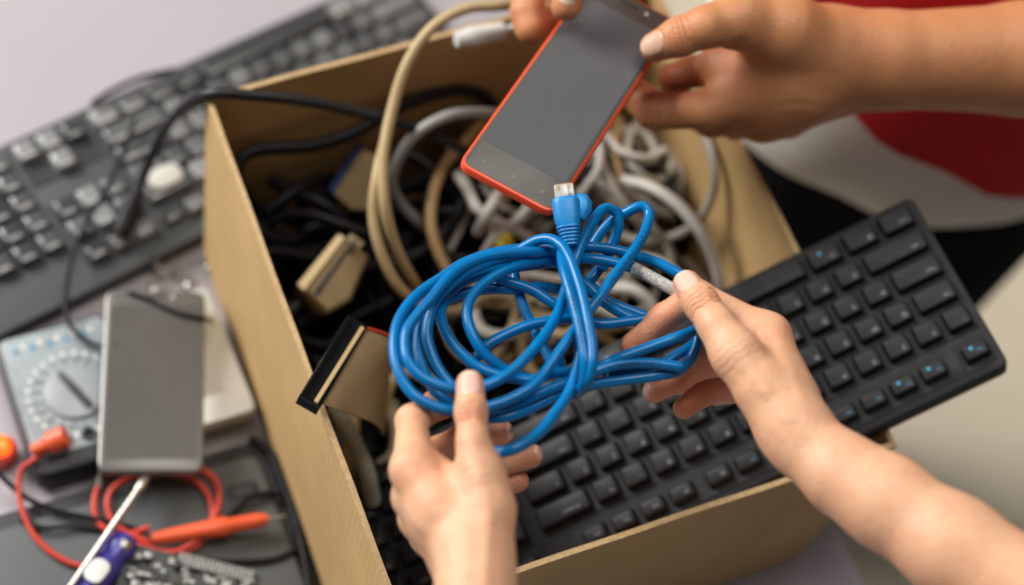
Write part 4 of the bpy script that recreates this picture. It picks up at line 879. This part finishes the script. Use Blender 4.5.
# ------------------------------------------------------------------ the blue ethernet cable
ec = thing('ethernet_cable', P(540, 320, .30), 'blue ethernet cable coiled and tied by a wrap of itself, held in the woman\'s hands', 'cable')
zc = .330; rb = .00295
def S(pts): return [(x, y, zc+d*.001) for x, y, d in pts]
strands = [
 # outermost loop: tall loop 2 - down left - under thumb - round the left - back to the right and the woman's thumb
 S([(593, 245, -8), (602, 231, -4), (614, 219, 0), (624, 214, 4), (635, 208, 8), (643, 206, 10), (649, 212, 10), (646, 229, 10), (635, 249, 11), (623, 265, 12), (610, 282, 13), (602, 294, 13), (591, 308, 12), (575, 330, 10), (558, 354, 9), (542, 376, 8), (530, 388, 8), (508, 400, 7), (487, 407, 6), (470, 411, 5), (452, 411, 6), (433, 406, 7), (415, 396, 8), (403, 381, 8), (396, 363, 8), (394, 344, 8), (398, 322, 7), (408, 305, 6), (422, 291, 4), (443, 277, 2), (462, 264, 0), (486, 255, 0), (510, 250, 0), (538, 248, 0), (575, 247, 0), (593, 247, 0), (616, 250, 0), (637, 256, 2), (656, 262, 5), (674, 271, 8), (694, 284, 8), (704, 300, 2)]),
 # second loop: tall loop 1 - to the thumb - inner bright loop - up and back
 S([(602, 270, -10), (607, 255, -6), (614, 240, -2), (619, 224, 3), (616, 212, 6), (606, 208, 8), (596, 217, 9), (584, 239, 9), (577, 256, 8), (570, 276, 6), (564, 295, 5), (558, 313, 6), (549, 329, 8), (538, 344, 11), (524, 360, 12), (508, 374, 12), (492, 383, 12), (470, 390, 10), (452, 389, 11), (433, 383, 12), (418, 374, 12), (408, 361, 12), (405, 345, 12), (407, 330, 12), (418, 314, 12), (432, 298, 12), (442, 285, 12), (453, 274, 11), (466, 265, 10), (486, 257, 9), (510, 253, 8), (534, 252, 6), (556, 252, 0), (575, 262, -6)]),
 # loop c
 S([(575, 270, -8), (552, 262, -3), (528, 257, 2), (504, 258, 5), (484, 264, 6), (466, 273, 6), (450, 285, 6), (437, 299, 5), (430, 315, 4), (427, 335, 3), (431, 352, 2), (438, 368, 1), (450, 384, 0), (468, 398, 0), (489, 409, 0), (512, 405, 0), (536, 395, 0), (560, 385, 0), (585, 375, 0), (615, 365, 2), (645, 363, 2), (681, 367, 2)]),
 # loop c2
 S([(560, 262, -12), (530, 265, -6), (500, 269, -4), (470, 278, -4), (448, 293, -4), (430, 308, -4), (421, 325, -4), (418, 345, -4), (423, 368, -4), (435, 391, -4), (450, 404, -6), (470, 414, -8), (489, 418, -6), (510, 416, -4), (535, 406, -5), (560, 394, -5), (590, 385, -6), (625, 380, -6), (655, 376, -4), (678, 371, -4), (690, 360, -3), (697, 345, 0), (699, 330, 2)]),
 # loop d
 S([(520, 250, -14), (490, 262, -12), (462, 282, -10), (445, 300, -6), (441, 318, -4), (450, 340, -3), (466, 358, -3), (480, 368, -2), (494, 374, -2), (512, 378, -3), (532, 380, -3), (556, 373, -5), (590, 371, -5), (620, 358, 3), (650, 347, 6), (675, 338, 8), (693, 331, 8), (704, 324, 3)]),
 # loop e, running into the sleeve
 S([(528, 379, -8), (507, 371, -4), (486, 355, 0), (474, 338, 3), (467, 317, 4), (469, 302, 4), (477, 290, 4), (490, 279, 4), (504, 271, 4), (520, 265, 3), (540, 261, -1), (563, 258, -3), (593, 259, 2), (612, 262, 3), (634, 268, 5)]),
 # flat strands inside the coil
 S([(440, 306, -10), (452, 298, -12), (468, 292, -12), (489, 289, -12), (514, 289, -12), (540, 287, -14), (575, 292, -18)]),
 S([(490, 274, -6), (503, 280, -7), (530, 289, -8), (556, 305, -8), (580, 318, -9), (600, 324, -8), (624, 322, -7), (654, 318, -5), (668, 317, -8)]),
 S([(470, 372, -12), (480, 352, -10), (490, 343, -8), (503, 336, -7), (526, 326, -6), (549, 321, -6), (575, 318, -6)]),
 S([(512, 262, -16), (517, 288, -16), (525, 311, -16), (532, 325, -15), (546, 352, -14), (556, 370, -14)]),
 S([(565, 268, -14), (588, 286, -12), (604, 302, -12), (621, 313, -11), (644, 323, -10), (665, 330, -12)]),
 S([(590, 285, -16), (607, 300, -15), (626, 309, -14), (648, 317, -13)]),
 S([(612, 248, -12), (604, 262, -14), (594, 276, -16), (583, 290, -18), (572, 305, -18)]),
 # return bend of the right bundle
 S([(699, 338, -4), (690, 347, -4), (677, 355, -6), (663, 364, -8), (640, 369, -9), (608, 375, -9)]),
 # the low sweeping strand
 S([(572, 240, -4), (570, 262, 0), (572, 290, 4), (578, 320, 6), (580, 346, 6), (577, 368, 6), (568, 394, 6), (556, 412, 7), (542, 430, 8), (525, 443, 9), (508, 451, 8), (494, 452, 2), (478, 446, -6)]),
 # the wrap round the waist of the coil, from the plug down and back
 S([(565, 240, 10), (562, 252, 13), (563, 266, 17), (568, 285, 20), (574, 305, 21), (579, 325, 21), (583, 345, 20), (585, 365, 18), (584, 382, 12), (578, 392, 2), (566, 388, -14), (560, 360, -22)]),
 S([(512, 255, -2), (526, 246, 4), (538, 240, 9), (550, 239, 13), (561, 245, 16), (569, 257, 19), (576, 275, 21), (583, 298, 22), (588, 322, 22), (592, 345, 21), (592, 365, 19), (588, 380, 14), (580, 389, 4)]),
]
b = MB()
for s_ in strands: b.tube(spline(PL(s_), .003), rb, 14)
b.build('cable_jacket', bluej, ec)
# dark printing along the wrap and one long strand
b = MB()
def print_along(pts, txt, size, start, side=0):
    sp = spline(PL(S(pts)), .0006); L_ = np.concatenate([[0], np.cumsum(np.linalg.norm(np.diff(sp, axis=0), axis=1))]); pos = start
    for ch in txt:
        if ch != ' ':
            gv, gf = text_mesh(ch, size); i = int(np.searchsorted(L_, pos)); 
            if i >= len(sp)-2: break
            c = sp[i]; t = unit(sp[i+1]-sp[i]); tc_ = unit(CAM-c); sd_ = unit(np.cross(tc_, t)); up2 = np.cross(t, sd_)
            V_ = []
            for p in gv:
                a = (p[1])/rb+side; V_.append(c + t*p[0] + (up2*math.cos(a) + sd_*math.sin(a))*(rb+.00008))
            b.add(V_, gf)
        pos += size*.72
print_along([(568, 285, 20), (574, 305, 21), (579, 325, 21), (583, 345, 20), (585, 365, 18)], 'E 189331 UTP CAT.5E', .0033, .002)
print_along([(646, 229, 10), (635, 249, 11), (623, 265, 12), (610, 282, 13), (602, 294, 13), (591, 308, 12)], 'TIA/EIA-568-B CAT.5E', .0030, .004)
print_along([(610, 368, 2), (645, 363, 2), (681, 367, 2)], 'ETHERNET CABLE', .0024, .004)
b.build('printing', printm, ec, smooth=False)
# plug, boot
bt0, bt1 = P(571, 246, .341), P(565, 199, .348); ax_ = unit(bt1-bt0); Lb = np.linalg.norm(bt1-bt0)
sdv = unit(np.cross(ax_, TOCAM)); upv = np.cross(sdv, ax_)
def loft(secs, n=24, pw=3.0):
    """superelliptic sections (s along, half width, half height)"""
    V = []
    for s_, hw, hh in secs:
        for k in range(n):
            a = 2*math.pi*k/n; ca, sa = math.cos(a), math.sin(a)
            V.append(bt0 + ax_*s_ + sdv*hw*math.copysign(abs(ca)**(2/pw), ca) + upv*hh*math.copysign(abs(sa)**(2/pw), sa))
    N = len(secs); fc = [(i*n+k, i*n+(k+1) % n, (i+1)*n+(k+1) % n, (i+1)*n+k) for i in range(N-1) for k in range(n)] + [tuple(range(n))[::-1], tuple((N-1)*n+k for k in range(n))]
    return V, fc
secs = []
for k in range(6):
    s0 = Lb*.07*k; w = .0040+.00055*k; secs += [(s0, w*.86, w*.80), (s0+Lb*.012, w, w*.92), (s0+Lb*.045, w, w*.92), (s0+Lb*.055, w*.86, w*.80)]
secs += [(Lb*.44, .0066, .0056), (Lb*.6, .0073, .0062), (Lb*.9, .0075, .0065), (Lb*.98, .0073, .0063), (Lb, .0068, .0058)]
b = MB(); b.add(*loft(secs)); b.build('plug_boot', blueb, ec)
b = MB(); tb_ = bt0+ax_*Lb*.80+sdv*.0095+upv*.002
b.tube(spline([bt0+ax_*Lb*.55+sdv*.0068, bt0+ax_*Lb*.74+sdv*.0098, bt0+ax_*Lb*.93+sdv*.0092, bt0+ax_*Lb*.97+sdv*.005]), [.003, .0045, .0042, .003], 14); b.build('latch_guard', blueb, ec)
b = MB(); b.box(bt0+ax_*(Lb+.0030), (.0106, .0085, .009), axes=[sdv, upv, ax_], bev=.0006)
b.box(bt0+ax_*(Lb+.0025)+upv*.0052, (.004, .0012, .008), axes=[sdv, upv, ax_], bev=.0003); pg = b.build('plug', clear, ec)
b = MB()
for k in range(8): b.box(bt0+ax_*(Lb+.0060)+upv*.0030+sdv*(-.0036+.00102*k), (.0005, .003, .0032), axes=[sdv, upv, ax_])
b.build('contact', gold, pg, smooth=False)
b = MB(); b.box(bt0+ax_*(Lb+.0015), (.008, .0045, .005), axes=[sdv, upv, ax_], bev=.001); b.build('wire_core', material('wire core', (.55, .45, .32), .5), pg)
# white sleeve by the thumb
sl0, sl1 = P(633, 267.5, zc+.005), P(678, 292, zc+.008); b = MB(); ax2 = unit(sl1-sl0); b.lathe(sl0, ax2, [(0, .0030), (.001, .0035), (np.linalg.norm(sl1-sl0), .0035)], 18); b.build('sleeve', material('scuffed white sleeve', (.50, .49, .46), .45, vscale=700, col2=(.24, .235, .22)), ec)
# ------------------------------------------------------------------ people
wroot = thing('person', P(600, 700, 0)*[1, 1, 0]+[0, 0, -.75], 'person with light skin whose two bare forearms reach in from below, holding the blue cable', 'person', 'people sorting the cables')
VL = hand_mesh(specL, .00085); VR = hand_mesh(specR, .00085)
cutL = P(484, 740, .352); dirL = unit(P(488, 800, .355)-P(480, 680, .348)); cutR = P(1050, 600, .388); dirR = unit(P(1110, 640, .396)-P(985, 562, .38))
sh = np.array([.50, -.05, .52])
body = person_body('body', [
  (*VL, cutL, dirL, [(cutL+dirL*.03, .030), (cutL+dirL*.09+np.array([0.01, 0, 0]), .037), (np.array([.20, .02, .33]), .042), (np.array([.27, -.10, .42]), .046), (np.array([.33, -.18, .55]), .055), (np.array([.42, -.20, .60]), .075)]),
  (*VR, cutR, dirR, [(cutR+dirR*.03, .036), (cutR+dirR*.08, .039), (np.array([.56, .20, .43]), .043), (np.array([.66, .07, .48]), .046), (np.array([.66, -.08, .56]), .055), (np.array([.58, -.16, .60]), .075)])], skinA, wroot)
def torso(parent, name, c, ax_w, hw, hd, zs, mat, n=64, fold=.008, seed=0, low=None):
    """a garment: stacked elliptic sections with soft folds, open at both ends but with a turned-in hem"""
    c = np.array(c, float); ax_w = unit(ax_w); ay = np.array([-ax_w[1], ax_w[0], 0]); V = []; secs = []
    secs = [(z, s, 0) for z, s in zs]
    secs = [(zs[0][0]+.004, zs[0][1], -.006)] + [(zs[0][0], zs[0][1], -.002)] + secs[:1] + secs[1:] + [(zs[-1][0]+.002, zs[-1][1], -.01)]
    for zz_, s, off in secs:
        z = zz_
        for k in range(n):
            a = 2*math.pi*k/n; f = fold*(math.sin(a*7+seed+z*14)*.5+math.sin(a*13+seed*2-z*22)*.3+math.sin(a*3+z*30)*.35)
            if low:
                xx = (c + ax_w*math.cos(a)*hw + ay*math.sin(a)*hd)[0]; zl = low(xx); z0_, z1_ = zs[0][0], zs[-1][0]; zq = zl+(zz_-z0_)*(z1_-zl)/(z1_-z0_)
            else: zq = zz_
            V.append(c*[1, 1, 0] + ax_w*math.cos(a)*(hw*s+f+off) + ay*math.sin(a)*(hd*s+f+off) + np.array([0, 0, zq+.35*fold*math.sin(a*5+seed)]))
    N = len(secs); fc = [(i*n+k, i*n+(k+1) % n, (i+1)*n+(k+1) % n, (i+1)*n+k) for i in range(N-1) for k in range(n)]
    b = MB(); b.add(V, fc); return b.build(name, mat, parent)
torso(wroot, 'blouse', (.50, -.17, 0), (1, 0, 0), .19, .11, [(z, s) for z, s in zip(np.linspace(-.10, .62, 12), [1, .98, .95, .93, .94, .97, 1, 1.02, 1.02, .98, .85, .5])], bluecloth)
for cx_ in (.43, .57): 
    b = MB(); b.tube(spline([(cx_, -.17, -.12), (cx_, -.17, -.4), (cx_, -.17, -.748)], .05), [.085, .07, .055], 24); b.build('trousers', darkcloth, wroot)

# the man
mroot = thing('person', np.array([.66, .88, -.75]), 'person in red T-shirt and dark trousers holding the orange smartphone with both tanned hands', 'person', 'people sorting the cables')
VM = hand_mesh(specM, .001); VN = hand_mesh(specN, .001)
cutM = P(1085, 56, .302); dirM = unit(P(1130, 55, .31)-P(1024, 58, .300)); cutN = P(632, -290, .322); dirN = unit(P(650, -340, .328)-P(620, -260, .318))
MC = np.array([.548, .905, 0]); mw = unit([1, .13, 0])     # torso centre, his shoulder line
shL = MC + mw*.20 + np.array([0, 0, .50]); shR = MC - mw*.20 + np.array([0, 0, .50])
print('elbow', cutM, dirM, cutN, dirN, shL, shR)
person_body('body', [
  (*VM, cutM, dirM, [(cutM+dirM*.03, .040), (cutM+dirM*.09, .044), (cutM+dirM*.16+np.array([0.01, .02, .03]), .047), ((cutM+dirM*.16)*.4+shL*.6+np.array([.02, 0, -.01]), .050), (shL, .065), (shL*.75+shR*.25+np.array([0, 0, .03]), .085)]),
  (*VN, cutN, dirN, [(cutN+dirN*.03, .038), (cutN+dirN*.08, .042), (cutN+dirN*.13+np.array([.02, 0, .02]), .045), ((cutN+dirN*.13)*.4+shR*.6, .048), (shR, .065), (shR*.75+shL*.25+np.array([0, 0, .03]), .085)])], skinB, mroot)
torso(mroot, 'white_hem', MC, mw, .200, .145, [(.032, 1.03), (.045, 1.05), (.065, 1.055), (.09, 1.03), (.12, 1.0), (.2, .97), (.3, .96), (.42, .95), (.5, .84)], whitecloth, fold=.006, seed=1)
torso(mroot, 't_shirt', MC, mw, .198, .145, [(.085, 1.13), (.12, 1.13), (.16, 1.11), (.22, 1.07), (.3, 1.03), (.38, 1.03), (.45, 1.0), (.50, .90), (.53, .65), (.545, .42)], redcloth, fold=.009, seed=3, low=lambda x: float(np.interp(x, [.305, .34, .39, .55, .75], [.42, .30, .185, .085, .06])))
for s_ in (-1, 1):
    c_ = MC + mw*.09*s_
    b = MB(); b.tube(spline([tuple(c_+[0, 0, .06]), tuple(c_+[0, 0, -.25]), tuple(c_*[1, 1, 0]+[0, 0, -.748])], .04), [.105, .085, .065], 28); b.build('trousers', darkcloth, mroot)

# ------------------------------------------------------------------ light: daylight from a large window and an added soft fill from above
w = bpy.data.worlds.new('World'); sc.world = w; w.use_nodes = True; bg = w.node_tree.nodes['Background']; bg.inputs['Color'].default_value = (.90, .95, 1, 1); bg.inputs['Strength'].default_value = .09
def area(name, loc, target, size, power, col):
    l = bpy.data.lights.new(name, 'AREA'); l.shape = 'RECTANGLE'; l.size, l.size_y = size; l.energy = power; l.color = col
    o = bpy.data.objects.new(name, l); COL.objects.link(o); o.location = loc; o.rotation_euler = (Vector(target)-Vector(loc)).to_track_quat('-Z', 'Y').to_euler(); return o
area('window_light', (-2.0, 1.6, 1.55), (.15, .55, .1), (1.4, 1.2), 126, (1, .97, .93))
area('ceiling_fill', (.2, .9, 2.6), (.2, .55, .1), (1.1, 1.1), 33, (1, .96, .90))  # unseen fill lamp added overhead to lift the shade
sc.view_settings.view_transform = 'Standard'; sc.view_settings.look = 'None'; sc.view_settings.exposure = 0; sc.view_settings.gamma = 1
sc.render.engine = 'CYCLES'; sc.cycles.use_denoising = True; sc.cycles.max_bounces = 8; sc.cycles.transmission_bounces = 8
sc.cycles.use_adaptive_sampling = True; sc.cycles.adaptive_threshold = .01
